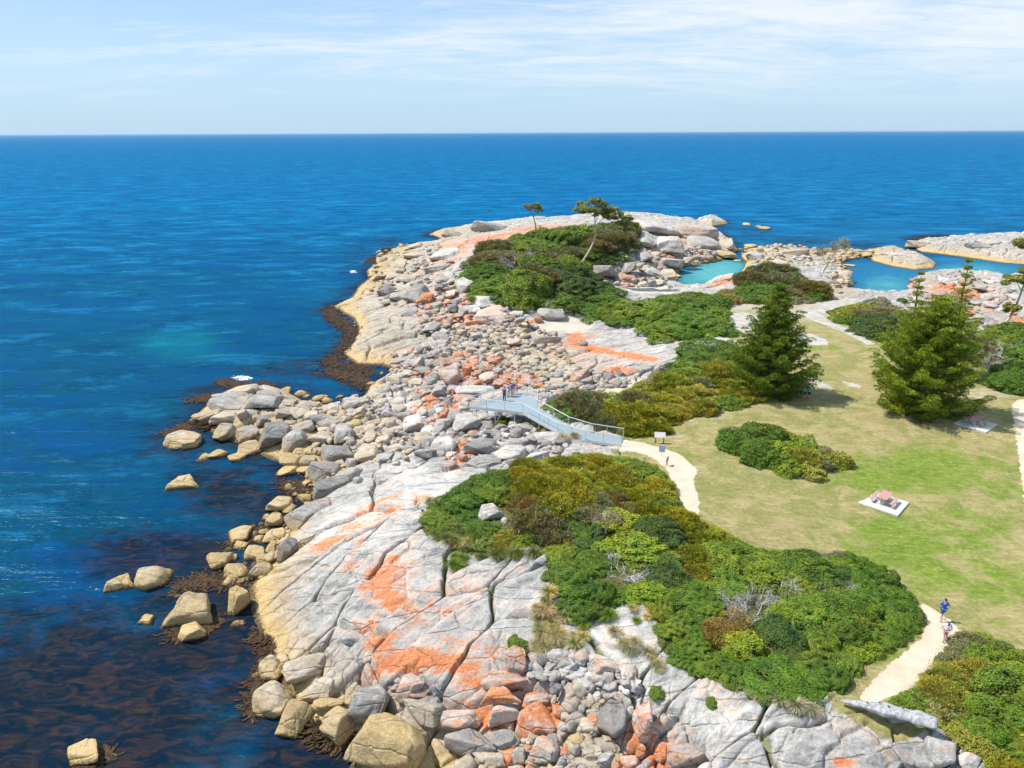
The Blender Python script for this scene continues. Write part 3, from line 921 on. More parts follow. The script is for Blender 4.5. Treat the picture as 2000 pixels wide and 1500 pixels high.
km = n.math('ADD', n.math('MAXIMUM', n.attr('kelp'), n.math('MULTIPLY', n.math('SUBTRACT', n.attr('shore'), n.math('MULTIPLY', n.attr('pool'), .8)), 0.75)), n.math('MULTIPLY', n.math('SUBTRACT', kn, 0.5), 1.5))
kf = n.smooth(km, 0.12, 0.85)
kfine = n.noise(n.mapping(p, rot=(0, 0, R(-30)), scale=(0.6, 1.4, 1)), 0.9, 8, 0.66, 1.2)
kc = n.mix(n.smooth(kfine, 0.40, 0.72), (0.0030, 0.0075, 0.014), (0.042, 0.022, 0.013))
kc = n.mix(n.math('MULTIPLY', n.smooth(n.noise(p, 0.15, 4, .6), 0.5, 0.7), 0.5), kc, (0.012, 0.014, 0.012))
c = n.mix(n.math('MULTIPLY', kf, 0.9), c, kc)
fo = n.noise(n.mapping(p, scale=(0.8, 1.4, 1)), 1.3, 8, 0.75, 0.6)
ff = n.smooth(n.math('ADD', n.attr('foam'), n.math('MULTIPLY', n.math('SUBTRACT', fo, 0.5), 1.8)), 0.50, 0.62)
ff = n.math('MULTIPLY', ff, n.smooth(n.attr('foam'), 0.02, 0.2))
cap = n.noise(n.mapping(p, scale=(0.35, 1, 1)), 0.34, 9, 0.72)
capf = n.math('MULTIPLY', n.smooth(cap, 0.795, 0.82), n.smooth(dist, 60, 150))
ff = n.math('MAXIMUM', ff, n.math('MULTIPLY', capf, 0.6))
c = n.mix(ff, c, (0.78, 0.82, 0.85))
hgt = n.math('ADD', n.math('MULTIPLY', w1, 0.75), n.math('MULTIPLY', w2, 1.6))
hgt = n.math('ADD', hgt, n.math('MULTIPLY', w3, 0.07))
hgt = n.math('ADD', hgt, n.math('MULTIPLY', w4, 2.2))
calm = n.math('SUBTRACT', 1.0, n.math('MULTIPLY', n.math('MAXIMUM', n.attr('pool'), n.attr('kelp')), 0.75))
nb = n.add('ShaderNodeBump')
n.put(nb.inputs['Height'], n.math('MULTIPLY', hgt, calm))
nb.inputs['Strength'].default_value = 0.6
nb.inputs['Distance'].default_value = 0.9
df = n.add('ShaderNodeBsdfDiffuse')
n.put(df.inputs[0], c)
n.put(df.inputs['Normal'], nb.outputs[0])
gl = n.add('ShaderNodeBsdfGlossy')
n.put(gl.inputs[0], (0.32, 0.78, 1.0, 1.0))
gl.inputs['Roughness'].default_value = 0.24
n.put(gl.inputs['Normal'], nb.outputs[0])
fr = n.add('ShaderNodeFresnel')
fr.inputs[0].default_value = 1.33
n.put(fr.inputs['Normal'], nb.outputs[0])
mx = n.add('ShaderNodeMixShader')
n.put(mx.inputs[0], n.math('MULTIPLY', n.math('MINIMUM', n.math('MULTIPLY', fr.outputs[0], 0.45), 0.075), n.math('SUBTRACT', 1.0, n.math('MULTIPLY', kf, 0.6))))
n.put(mx.inputs[1], df.outputs[0])
n.put(mx.inputs[2], gl.outputs[0])
n.out(mx.outputs[0])
sme.materials.append(m)
link('sea', sme, kind='structure')
# ------------------------------------------------------------------ boulders
def ico(sub_):
    b = bmesh.new()
    bmesh.ops.create_icosphere(b, subdivisions=sub_, radius=1.0)
    V = np.array([v.co[:] for v in b.verts])
    Fc = np.array([[v.index for v in f.verts] for f in b.faces])
    b.free()
    return V, Fc


ICO5, ICO4, ICO3 = ico(5), ico(4), ico(3)


def boulder_shape(seed, base, angular=1.0):
    r_ = np.random.default_rng(seed)
    D, Fc = base
    K = r_.integers(9, 15)
    n_ = r_.normal(size=(K, 3))
    n_ /= np.linalg.norm(n_, axis=1)[:, None]
    n_ = np.r_[n_, [[0, 0, 1], [0, 0, -1], [1, 0, .1], [-1, .1, 0], [0, 1, 0], [0.1, -1, 0]] + r_.normal(size=(6, 3)) * .25]
    n_ /= np.linalg.norm(n_, axis=1)[:, None]
    dd = r_.uniform(0.72, 1.0, len(n_))
    pw = r_.uniform(15, 36) * angular
    q = np.maximum(D @ n_.T, 0) / dd
    rad = (q ** pw).sum(1) ** (-1 / pw)
    for f, a in ((1.6, .05), (3.1, .03), (6.5, .014), (13, .007)):
        k = r_.normal(size=(5, 3)) * f
        ph = r_.uniform(0, 6.28, 5)
        rad = rad * (1 + a * np.sin(D @ k.T + ph).mean(1) * 2)
    # one or two worn joints
    for _ in range(r_.integers(0, 3)):
        m_ = r_.normal(size=3)
        m_ /= np.linalg.norm(m_)
        t = D @ m_ - r_.uniform(-.5, .5) + .05 * np.sin(D @ (r_.normal(size=3) * 5))
        rad = rad * (1 - .07 * np.exp(-(t / .035) ** 2))
    V = D * rad[:, None]
    V /= np.abs(V).max(0)
    return V, Fc


PROTO = []
for i in range(36):
    V, Fc = boulder_shape(100 + i, ICO5 if i < 24 else ICO4, 0.8 if i % 3 == 0 else 1.2)
    PROTO.append((V, Fc, mesh_from('boulder', V, Fc, [M_ROCK])))
LOW = [boulder_shape(300 + i, ICO3, 1.0) for i in range(16)]

# x, y, w, h in photo pixels, colour key, optional world turn of the long side (deg)
# keys: g grey, w white, t tan, k dark grey, y ochre, o orange, x grey with orange crust, m white with orange crust, p pinkish
HB = [
 ('spit', [(361, 861, 66, 38, 't'), (358, 944, 74, 34, 't'), (427, 888, 36, 22, 'y'), (396, 897, 26, 16, 'y'), (463, 896, 34, 20, 'y'), (440, 845, 46, 42, 'g'), (480, 850, 46, 46, 'g'),
    (538, 845, 66, 58, 'k'), (575, 860, 46, 48, 'g'), (489, 878, 46, 30, 'g'), (498, 809, 44, 38, 'g'), (476, 811, 28, 34, 't'), (522, 781, 66, 40, 'g'),
    (477, 762, 68, 20, 't'), (455, 776, 76, 20, 'g'), (446, 792, 80, 26, 'g'), (405, 812, 66, 18, 't'), (440, 818, 58, 26, 't'), (547, 809, 42, 26, 't'),
    (585, 808, 42, 34, 't'), (514, 823, 28, 26, 'k'), (559, 763, 28, 16, 'y'), (589, 770, 26, 12, 't'), (564, 786, 40, 18, 't'), (597, 794, 38, 24, 't'), (536, 768, 30, 14, 't'),
    (693, 791, 50, 32, 'g', 30), (652, 800, 32, 24, 't'), (627, 821, 34, 30, 'g'), (650, 829, 40, 28, 'g'), (595, 834, 46, 22, 'g'), (672, 845, 40, 32, 'g'),
    (628, 856, 40, 24, 't'), (606, 848, 26, 18, 'g'), (702, 809, 28, 28, 't'), (724, 854, 30, 30, 't'), (703, 838, 30, 16, 't'), (660, 884, 62, 40, 'k'), (717, 890, 60, 36, 't'),
    (687, 905, 28, 28, 'g'), (636, 922, 80, 56, 'g', 35), (568, 898, 54, 30, 'y'), (606, 899, 38, 24, 't'), (606, 879, 40, 22, 'y'), (562, 921, 46, 24, 'y'), (594, 918, 42, 18, 'y'),
    (648, 953, 80, 46, 'k', 40), (606, 1000, 100, 50, 'g', 42), (683, 927, 38, 32, 'g'), (699, 938, 18, 20, 'g'), (750, 893, 36, 20, 'g'), (549, 989, 56, 32, 't'), (566, 995, 30, 24, 'y'),
    (537, 1020, 38, 30, 't'), (597, 975, 30, 24, 'y'), (545, 1046, 48, 32, 't'), (750, 860, 28, 22, 't'), (750, 833, 30, 28, 't'), (733, 873, 26, 18, 't'), (780, 893, 30, 18, 'w'), (640, 783, 22, 12, 't'),
    (675, 820, 26, 20, 't'), (660, 862, 24, 18, 't'), (583, 880, 26, 18, 'y'), (555, 840, 24, 16, 't'), (610, 812, 26, 20, 't'), (632, 840, 26, 16, 't')]),
 ('cove', [(467, 1045, 46, 38, 't'), (470, 1066, 36, 22, 'y'), (428, 1097, 52, 44, 'y'), (463, 1115, 56, 30, 'g'), (448, 1138, 34, 24, 'y'), (497, 1082, 38, 32, 't'), (560, 1078, 44, 58, 'k', 60),
    (530, 1072, 30, 28, 'g'), (515, 1093, 38, 26, 'g'), (517, 1113, 46, 28, 'g'), (237, 1139, 62, 40, 't'), (296, 1131, 72, 58, 't'), (288, 1212, 40, 26, 'y'), (377, 1192, 108, 76, 'y'),
    (373, 1240, 58, 38, 'y'), (467, 1178, 54, 84, 'y', 80), (470, 1219, 32, 16, 'y'), (160, 1475, 70, 50, 't'), (530, 1308, 50, 58, 't'), (531, 1370, 80, 76, 't'), (569, 1414, 68, 66, 'y'),
    (664, 1412, 60, 72, 'y'), (505, 1055, 22, 18, 'y'), (455, 1092, 24, 18, 'y'), (345, 1165, 30, 10, 'y')]),
 ('front', [(765, 1452, 156, 84, 'y'), (732, 1368, 86, 62, 'g'), (802, 1342, 54, 54, 'm'), (687, 1247, 40, 24, 'g'), (828, 1390, 84, 44, 't'), (594, 1308, 84, 44, 't'), (626, 1348, 80, 44, 't'),
    (632, 1378, 76, 36, 'y'), (890, 1408, 100, 46, 'm'), (921, 1455, 104, 52, 'g'), (1003, 1285, 54, 50, 'x'), (985, 1332, 100, 26, 'x'), (975, 1356, 80, 24, 'o'), (982, 1388, 76, 42, 'm'), (1047, 1412, 80, 76, 'o'), (982, 1446, 46, 36, 'g'),
    (1091, 1390, 28, 50, 'o'), (1112, 1356, 34, 32, 'p'), (1052, 1368, 50, 20, 'p'), (1197, 1404, 62, 74, 'k'), (1160, 1412, 30, 44, 'o'), (1256, 1410, 60, 92, 'x', 70), (1178, 1304, 58, 42, 'm'),
    (1098, 1318, 26, 24, 'w'), (1192, 1340, 34, 30, 'g'), (1222, 1332, 26, 20, 'g'), (1066, 1466, 58, 42, 'm'), (1108, 1463, 28, 32, 'o'), (1010, 1479, 48, 32, 'g'), (962, 1484, 54, 36, 't'), (1137, 1488, 36, 26, 't'),
    (1181, 1488, 32, 34, 'w'), (1159, 1472, 40, 32, 't'), (1253, 1468, 22, 30, 'o'), (1290, 1478, 42, 50, 'o', 80), (1230, 1490, 44, 30, 'm'), (1763, 1474, 74, 52, 'g'), (1833, 1470, 70, 58, 'w'), (1895, 1488, 44, 28, 'w'), (1748, 1402, 44, 24, 'p'),
    (957, 1004, 50, 32, 'w'), (985, 1016, 22, 14, 'w'), (1075, 1302, 24, 20, 'w'), (1060, 1330, 26, 18, 'g'), (1130, 1335, 26, 20, 'g'), (1150, 1372, 30, 20, 'p'), (1085, 1345, 28, 22, 'k'), (930, 1490, 40, 20, 't'), (1220, 1345, 24, 18, 'w'), (1340, 1480, 80, 40, 'x'), (720, 1288, 26, 26, 't')]),
 ('platform', [(807, 832, 60, 36, 'w'), (834, 842, 36, 24, 'w'), (864, 829, 36, 30, 'w'), (867, 811, 20, 22, 'o'), (843, 808, 36, 32, 'k'), (876, 791, 32, 34, 'k'), (893, 816, 36, 26, 'g'), (871, 872, 58, 46, 'w'),
    (858, 888, 30, 24, 'g'), (828, 886, 36, 20, 'g'), (881, 890, 30, 18, 'w'), (828, 860, 40, 28, 't'), (792, 872, 26, 20, 't'), (912, 829, 62, 40, 'w'), (902, 811, 50, 18, 'k'), (950, 838, 44, 28, 'k'),
    (1022, 838, 54, 32, 'g'), (1037, 859, 30, 30, 'g'), (1009, 866, 48, 24, 'g'), (1070, 860, 64, 38, 'w'), (941, 877, 74, 38, 'k'), (998, 886, 72, 36, 'w'), (944, 905, 68, 26, 'g'), (1049, 892, 54, 20, 'w'),
    (905, 896, 24, 28, 'o', 45), (960, 852, 26, 24, 'g'), (985, 845, 22, 22, 'g'), (970, 822, 30, 18, 'g'), (760, 810, 40, 24, 'g'), (860, 850, 26, 20, 'g'), (893, 858, 22, 18, 'g'), (1000, 808, 30, 18, 'g'), (930, 796, 34, 18, 't'),
    (905, 778, 46, 18, 'x'), (845, 780, 30, 18, 'o'), (812, 793, 44, 20, 'm'), (790, 815, 34, 22, 'g')]),
 ('jumble', [(785, 706, 50, 18, 'g', 20), (814, 709, 36, 28, 'g'), (829, 697, 28, 14, 'k'), (796, 730, 34, 16, 'w'), (793, 743, 36, 14, 't'), (770, 742, 26, 26, 't'), (829, 724, 38, 24, 'k', 30), (852, 692, 26, 20, 'g'),
    (868, 707, 32, 26, 'x'), (878, 735, 50, 50, 'm'), (844, 743, 30, 30, 'g'), (910, 727, 26, 36, 'o', 80), (914, 694, 26, 20, 'x'), (934, 691, 22, 16, 'g'), (925, 707, 26, 14, 'o'), (934, 730, 26, 24, 'x'),
    (953, 739, 34, 26, 'm'), (967, 707, 26, 18, 'o'), (947, 718, 28, 18, 'o'), (812, 745, 34, 18, 't'), (805, 752, 34, 16, 't'), (784, 755, 22, 12, 'g'), (835, 757, 36, 14, 'g'), (856, 765, 30, 22, 'g'),
    (832, 767, 22, 12, 'm'), (922, 749, 36, 12, 'o'), (935, 747, 14, 14, 'o'), (977, 748, 38, 22, 'x'), (746, 730, 14, 10, 't'), (722, 751, 22, 10, 't'), (708, 786, 28, 20, 't'), (925, 766, 80, 26, 'w'), (750, 756, 30, 8, 'y'),
    (1030, 743, 34, 20, 'x'), (1054, 755, 24, 16, 'o'), (1090, 746, 38, 20, 't'), (1133, 735, 48, 30, 'x', 50), (1150, 746, 30, 24, 'g'), (1186, 737, 24, 20, 'k'), (1168, 731, 22, 18, 'g'), (1099, 713, 28, 14, 't'), (997, 700, 20, 12, 't'),
    (1063, 667, 70, 20, 'p', 20), (1003, 668, 28, 14, 'm'), (1138, 671, 22, 10, 'k'), (890, 715, 20, 14, 'g'), (805, 695, 20, 12, 'w'), (855, 722, 20, 14, 'g'), (740, 773, 30, 14, 't'), (1010, 755, 30, 14, 'x')]),
 ('shelf', [(754, 569, 36, 24, 'k'), (781, 581, 42, 28, 'g'), (817, 574, 58, 38, 'k'), (819, 590, 14, 20, 'o'), (838, 580, 30, 26, 'o'), (862, 548, 28, 20, 'p'), (907, 562, 42, 38, 'w'), (892, 590, 24, 20, 'g'), (949, 587, 56, 26, 'w'),
    (886, 566, 14, 26, 'o', 80), (962, 616, 62, 32, 'm'), (910, 605, 30, 26, 'g'), (886, 602, 24, 20, 'k'), (1069, 613, 62, 22, 'g'), (1069, 596, 22, 18, 'w'), (1085, 599, 20, 16, 'w'), (1108, 605, 22, 18, 'g'), (1170, 530, 74, 34, 'g'),
    (856, 656, 40, 18, 'g'), (934, 631, 50, 14, 'o'), (930, 656, 24, 16, 'g'), (840, 640, 36, 16, 'g'), (812, 500, 50, 20, 't'), (780, 515, 44, 18, 't'), (745, 508, 24, 16, 't'), (850, 525, 50, 20, 'g'), (830, 545, 44, 18, 'k'),
    (870, 500, 60, 22, 'w'), (900, 520, 40, 18, 'w'), (800, 545, 40, 18, 't'), (770, 540, 36, 16, 't'), (800, 610, 40, 16, 'g'), (1040, 610, 26, 16, 'w'), (1010, 612, 28, 16, 'w'), (880, 575, 26, 20, 'm'), (925, 605, 30, 22, 'w'), (865, 650, 26, 14, 'g'),
    (885, 460, 70, 16, 't'), (960, 447, 80, 14, 'g'), (810, 480, 30, 14, 't'), (905, 535, 30, 18, 'p'), (880, 540, 28, 16, 'w'), (740, 540, 30, 14, 'y'), (720, 575, 24, 12, 't')]),
 ('lagoon', [(1272, 446, 86, 42, 'w'), (1300, 478, 62, 50, 'w'), (1255, 470, 50, 40, 'w'), (1352, 456, 80, 46, 'p'), (1376, 476, 70, 36, 'g'), (1394, 496, 20, 15, 'g'), (1418, 478, 38, 26, 't'), (1418, 497, 38, 14, 'y'), (1308, 513, 54, 24, 'w'), (1271, 534, 46, 26, 'g'),
    (1217, 545, 44, 24, 'x'), (1250, 500, 48, 24, 'g'), (1232, 520, 34, 20, 'g'), (1475, 500, 36, 22, 'w'), (1457, 438, 24, 9, 't'), (1481, 443, 16, 6, 'y'), (1493, 446, 24, 8, 'y'), (1466, 481, 24, 12, 't'), (1502, 491, 22, 12, 't'), (1544, 497, 70, 20, 't'),
    (1415, 545, 66, 16, 'm'), (1318, 492, 24, 18, 'x'), (1300, 535, 40, 22, 't'), (1285, 552, 34, 16, 't'), (1345, 507, 26, 14, 't'), (1370, 503, 24, 12, 't'), (1255, 555, 34, 14, 't'), (1440, 510, 20, 10, 't'), (1520, 515, 34, 14, 't'), (1395, 470, 30, 16, 'o'), (1337, 488, 26, 16, 'p')]),
 ('right', [(1790, 477, 38, 20, 't'), (1928, 473, 44, 14, 'w'), (1745, 497, 30, 14, 'w'), (1650, 535, 30, 14, 't'), (1640, 550, 30, 14, 't'), (1661, 519, 20, 9, 't'), (1645, 565, 26, 12, 'y'), (1810, 550, 40, 20, 'p'), (1850, 552, 44, 20, 'w'), (1830, 572, 44, 20, 'x'),
    (1880, 568, 44, 20, 'o'), (1912, 562, 40, 22, 'g'), (1805, 585, 40, 18, 'g'), (1860, 590, 50, 18, 'm'), (1905, 590, 40, 18, 'g'), (1940, 580, 40, 20, 'w'), (1955, 560, 34, 14, 'g'), (1785, 562, 26, 14, 'x'), (1960, 625, 50, 22, 'g'), (1985, 640, 40, 18, 'o'), (1920, 625, 44, 20, 'g'), (1690, 497, 30, 10, 'y'), (1900, 480, 60, 12, 'w')]),
]
# areas filled with smaller rocks: zone, polygon (photo px), count, size px (min,max), colours
FILL = [
 ('spit', [(600, 770), (720, 780), (790, 800), (830, 860), (790, 905), (700, 900), (600, 880), (560, 820)], 110, 9, 30, 'ttggty'),
 ('spit', [(560, 930), (620, 880), (690, 900), (650, 960), (560, 1010)], 24, 10, 22, 'tgyt'),
 ('cove', [(430, 1060), (540, 1000), (570, 1040), (510, 1130), (440, 1150)], 30, 10, 24, 'ygyt'),
 ('cove', [(500, 1260), (560, 1280), (600, 1400), (560, 1430), (500, 1350)], 10, 12, 26, 'yyt'),
 ('jumble', [(760, 690), (860, 680), (990, 700), (1010, 760), (900, 780), (770, 760)], 95, 7, 24, 'gggxxotkw'),
 ('jumble', [(860, 640), (980, 635), (1080, 650), (1110, 700), (1150, 740), (1120, 765), (1020, 760), (990, 700), (880, 690)], 230, 5, 19, 'ttttgtyg'),
 ('jumble', [(1100, 720), (1200, 725), (1240, 750), (1160, 765), (1060, 770)], 40, 7, 18, 'ggxkt'),
 ('platform', [(780, 770), (900, 770), (960, 815), (1070, 830), (1120, 880), (980, 910), (890, 910), (830, 890), (780, 830)], 105, 9, 28, 'wwggwkx'),
 ('platform', [(935, 820), (1010, 815), (1015, 860), (940, 860)], 40, 8, 20, 'kggw'),
 ('front', [(1040, 1290), (1160, 1290), (1250, 1330), (1240, 1360), (1160, 1360), (1080, 1350), (1020, 1310)], 120, 9, 26, 'wwggpkw'),
 ('front', [(950, 1460), (1010, 1440), (1100, 1450), (1190, 1440), (1240, 1510), (900, 1515)], 70, 10, 30, 'ttttgyo'),
 ('front', [(770, 1320), (860, 1345), (850, 1370), (760, 1345)], 12, 8, 18, 'gxtgg'),
 ('front', [(1090, 1360), (1180, 1360), (1170, 1440), (1110, 1430)], 34, 8, 20, 'tpgt'),
 ('shelf', [(740, 550), (860, 480), (900, 500), (900, 560), (860, 620), (800, 600), (740, 590)], 50, 9, 24, 'gktttp'),
 ('shelf', [(820, 600), (930, 580), (1010, 610), (1080, 610), (1050, 640), (900, 660), (820, 650)], 80, 7, 22, 'ggtxot'),
 ('shelf', [(735, 500), (800, 475), (870, 480), (830, 540), (720, 580), (720, 540)], 26, 8, 20, 'tytg'),
 ('lagoon', [(1200, 500), (1290, 490), (1330, 480), (1400, 480), (1430, 500), (1330, 520), (1320, 555), (1200, 555)], 120, 6, 20, 'ttygxptg'),
 ('lagoon', [(1440, 480), (1560, 480), (1640, 490), (1680, 500), (1640, 520), (1540, 520), (1460, 515)], 90, 6, 16, 'ttytw'),
 ('right', [(1635, 520), (1660, 520), (1660, 560), (1640, 575), (1620, 560)], 36, 6, 16, 'tyt'),
 ('right', [(1780, 545), (1870, 535), (1970, 550), (1990, 600), (1950, 650), (1800, 600)], 60, 9, 26, 'gwxotp'),
 ('right', [(1640, 490), (1700, 488), (1720, 500), (1660, 505)], 20, 5, 12, 'yt'),
]
CK = {  # lichen, tan, tone, word
 'g': (0.16, 0.06, 0.84, 'grey'), 'w': (0.18, 0.04, 1.12, 'whitish'), 't': (0.02, 0.68, 1.04, 'tan'), 'k': (0.12, 0.05, 0.60, 'dark grey'),
 'y': (0.0, 0.95, 0.94, 'ochre'), 'o': (0.66, 0.1, 0.98, 'orange'), 'x': (0.50, 0.0, 0.85, 'grey and orange'), 'm': (0.42, 0.1, 1.12, 'white and orange'), 'p': (0.34, 0.25, 0.92, 'pinkish')}
ZPH = {'spit': 'on the seaward boulder spit', 'cove': 'in the dark weedy water edge of the near cove', 'front': 'on the near granite shore', 'platform': 'beside the viewing platform',
       'jumble': 'in the boulder jumble seaward of the platform', 'shelf': 'on the shore below the scrubby headland', 'lagoon': 'around the turquoise lagoon', 'right': 'by the inlet and islets on the right'}
ROCKS = []
for zone, L in HB:
    for q in L:
        ROCKS.append([zone, q[0], q[1], q[2], q[3], q[4], q[5] if len(q) > 5 else None, True])
for zone, poly, cnt, mn, mx, keys in FILL:
    P = np.array(poly, float)
    lo, hi = P.min(0), P.max(0)
    got, tries = [], 0
    while len(got) < cnt and tries < 40:
        tries += 1
        c = rng.uniform(lo, hi, (cnt, 2))
        c = c[sdf(P, c[:, 0], c[:, 1]) > 0]
        for x_, y_ in c:
            if len(got) >= cnt:
                break
            sz = mn + (mx - mn) * rng.random() ** 1.8
            ok_ = True
            for r_ in ROCKS:
                dx_ = (x_ - r_[1]) / (0.42 * (r_[3] + sz))
                dy_ = (y_ - r_[2]) / (0.40 * (r_[4] + sz * .6))
                if dx_ * dx_ + dy_ * dy_ < 0.55:
                    ok_ = False
                    break
            if ok_:
                got.append(1)
                ROCKS.append([zone, x_, y_, sz, sz * rng.uniform(.5, .85), keys[rng.integers(len(keys))], None, False])
rk = ROCKS
px_a = np.array([r_[1] for r_ in rk], float)
py_a = np.array([r_[2] for r_ in rk], float)
w_a = np.array([r_[3] for r_ in rk], float)
h_a = np.array([r_[4] for r_ in rk], float)
G = U(px_a, py_a + 0.18 * h_a)
for _ in range(2):
    gz = np.maximum(HT(G[:, 0], G[:, 1]), -0.15)
    # keep the pixel: slide along its viewing ray to the real surface height
    Dp = proj(G)[2]
    rx_ = w_a / 2 / F * Dp
    dep = np.arctan2(CAM_H - gz, np.hypot(G[:, 0], G[:, 1]))
    hw = h_a / 2 / F * Dp
    cz = np.clip(hw / (0.35 + np.cos(dep)), 0.28 * rx_, 1.1 * rx_)
    bb = np.sqrt(np.maximum(hw ** 2 - (cz * np.cos(dep)) ** 2, 0)) / np.sin(dep)
    bb = np.clip(bb, 0.45 * rx_, 1.25 * rx_)
    zc = gz + 0.42 * cz
    G = Uz(px_a, py_a, zc)
depth = proj(G)[2]
app = w_a * h_a * (1 + 4 * np.array([r_[7] for r_ in rk]))
order = np.argsort(-app)
NIND = 298
ind = list(order[:NIND])
rest = list(order[NIND:])
rockinfo = []
for c_, i in enumerate(ind):
    zone, x_, y_, w_, h_, key, turn, hero = rk[i]
    V, Fc, me = PROTO[rng.integers(0, 24) if w_ > 24 else rng.integers(24, 36)]
    li, ta, to, word = CK[key]
    o = link('boulder', me, group='boulders along the granite shore')
    o.location = G[i]
    tr = R(turn) if turn is not None else R(rng.uniform(-22, 22))
    ax, by_, czz = rx_[i] * 1.06, bb[i] * 1.05, cz[i] * 1.12
    if turn is not None:
        ax, by_ = ax * 1.0, by_ * 0.62
    o.rotation_euler = (R(rng.uniform(-9, 9)), R(rng.uniform(-9, 9)), tr)
    o.scale = (ax * (1 if rng.random() < .5 else -1), by_, czz)
    o.color = (li, ta + rng.uniform(-.05, .05), to * rng.uniform(.9, 1.08), 1)
    o['category'] = 'boulder'
    rockinfo.append((o, zone, x_, y_, w_, h_, word, hero))
# everything smaller: loose stones as one mass
VV, FF, At = [], [], []
off = 0


def add_low(loc, sx_, sy_, sz_, ang, key):
    global off
    V, Fc = LOW[rng.integers(0, 16)]
    c_, s_ = math.cos(ang), math.sin(ang)
    P = V * [sx_, sy_, sz_]
    P = np.stack([P[:, 0] * c_ - P[:, 1] * s_, P[:, 0] * s_ + P[:, 1] * c_, P[:, 2]], 1) + loc
    VV.append(P)
    FF.append(Fc + off)
    off += len(V)
    li, ta, to, _ = CK[key]
    At.append(np.tile([li, max(ta, 0), to * rng.uniform(.88, 1.08), 0], (len(V), 1)))


for i in rest:
    zone, x_, y_, w_, h_, key, turn, hero = rk[i]
    add_low(G[i], rx_[i] * 1.05, bb[i], cz[i], rng.uniform(-.6, .6), key)
# pebbles and cobbles between them, laid on the ground
for zone, poly, cnt, mn, mx, keys in FILL:
    P = upoly(poly)
    lo, hi = P.min(0), P.max(0)
    c = rng.uniform(lo, hi, (int(cnt * 3.2), 2))
    c = c[sdf(P, c[:, 0], c[:, 1]) > 0]
    if not len(c):
        continue
    zg = HT(c[:, 0], c[:, 1])
    for (x_, y_), z_ in zip(c, zg):
        if z_ < -0.2:
            continue
        r0 = (0.16 + 0.5 * rng.random() ** 2.2) * (1 + y_ / 220)
        add_low(np.array([x_, y_, z_ + r0 * .25]), r0, r0 * rng.uniform(.6, 1), r0 * rng.uniform(.45, .8), rng.uniform(0, 3.1), keys[rng.integers(len(keys))])
st = mesh_from('loose_stones', np.concatenate(VV), np.concatenate(FF), [M_TERR])
At = np.concatenate(At)
for k_, a_ in enumerate(('lichen', 'tan', 'tone', 'dirt')):
    vattr(st, a_, At[:, k_])
link('loose_stones', st, kind='stuff')

# words that single each boulder out
HERO = {
 (606, 1000): 'long smooth grey boulder lying tilted along the edge of the white granite dome', (636, 922): 'largest smooth grey boulder at the landward end of the seaward spit',
 (648, 953): 'dark grey boulder wedged just below the largest grey boulder of the spit', (538, 845): 'big dark grey boulder with a pale top, largest at the near side of the spit',
 (361, 861): 'long tan boulder in the water off the tip of the spit', (358, 944): 'lone oval tan boulder standing in the water below the spit',
 (377, 1192): 'broad cracked yellow rock standing in dark weedy water', (373, 1240): 'small yellow rock touching the near side of the broad cracked yellow rock',
 (237, 1139): 'left half of the twin tan boulders in the weedy water', (296, 1131): 'larger right half of the twin tan boulders in the weedy water',
 (160, 1475): 'lone pale yellow boulder in dark water at the bottom left corner', (288, 1212): 'small square ochre rock left of the broad cracked yellow rock',
 (531, 1370): 'large pale tan block at the foot of the near granite shore', (569, 1414): 'yellow pointed boulder just below the large pale tan block',
 (530, 1308): 'tan boulder just above the large pale tan block', (765, 1452): 'huge smooth ochre dome rising from the water at the bottom edge', (664, 1412): 'ochre lobed rock left of the huge smooth ochre dome',
 (1047, 1412): 'boulder almost fully covered in orange lichen with a grey patch on top', (1197, 1404): 'large round dark grey boulder right of the orange covered rocks', (1256, 1410): 'tall grey rock with an orange lichen streak on its lower left side',
 (1003, 1285): 'angular grey boulder with one orange face below the pale slabs', (1763, 1474): 'grey speckled boulder under the end of the driftwood log', (1833, 1470): 'whitish rounded boulder carrying the right end of the driftwood log',
 (1895, 1488): 'whitish boulder in the scrub at the bottom right', (1748, 1402): 'peach coloured rock behind the driftwood log', (957, 1004): 'white lichen covered boulder among the green scrub', (985, 1016): 'small white rock leaning on the white boulder in the scrub',
 (878, 735): 'biggest white boulder with a vertical orange stain in the jumble', (910, 727): 'upright orange boulder right of the biggest white boulder', (802, 1342): 'white boulder with an orange edge above the huge ochre dome',
 (1170, 530): 'large rounded grey boulder at the foot of the bent gum tree', (1272, 446): 'white crested dome of rock at the seaward end of the headland', (1300, 478): 'white rock face falling towards the lagoon', (1352, 456): 'pinkish sloping rock between lagoon and open sea',
 (1415, 545): 'white and orange slab dipping into the near side of the lagoon', (1475, 500): 'white split boulder at the mouth of the lagoon', (1457, 438): 'small tan rock standing out at sea', (962, 616): 'white hump of rock with orange base below the headland scrub',
 (817, 574): 'dark grey humped boulder above the orange rocks of the shelf', (467, 1178): 'upright ochre rock between the near granite shore and the yellow rock', (428, 1097): 'rough ochre boulder at the water edge of the near cove',
 (560, 1078): 'dark grey oval boulder resting against the near granite slope', (463, 1115): 'smooth flat grey boulder at the water edge of the near cove', (941, 877): 'dark grey slab like boulder below the viewing platform', (998, 886): 'broad white boulder below the viewing platform',
 (722, 751): 'flat tan rock in the narrow inlet', (746, 730): 'small round tan rock alone in the narrow inlet', (1481, 443): 'low ochre rock beside the small tan rock out at sea', (1493, 446): 'longest of the low weed covered rocks out at sea',
}
ORD = ['first', 'second', 'third', 'fourth', 'fifth', 'sixth', 'seventh', 'eighth', 'ninth', 'tenth', 'eleventh', 'twelfth', 'thirteenth', 'fourteenth', 'fifteenth', 'sixteenth', 'seventeenth', 'eighteenth', 'nineteenth', 'twentieth']


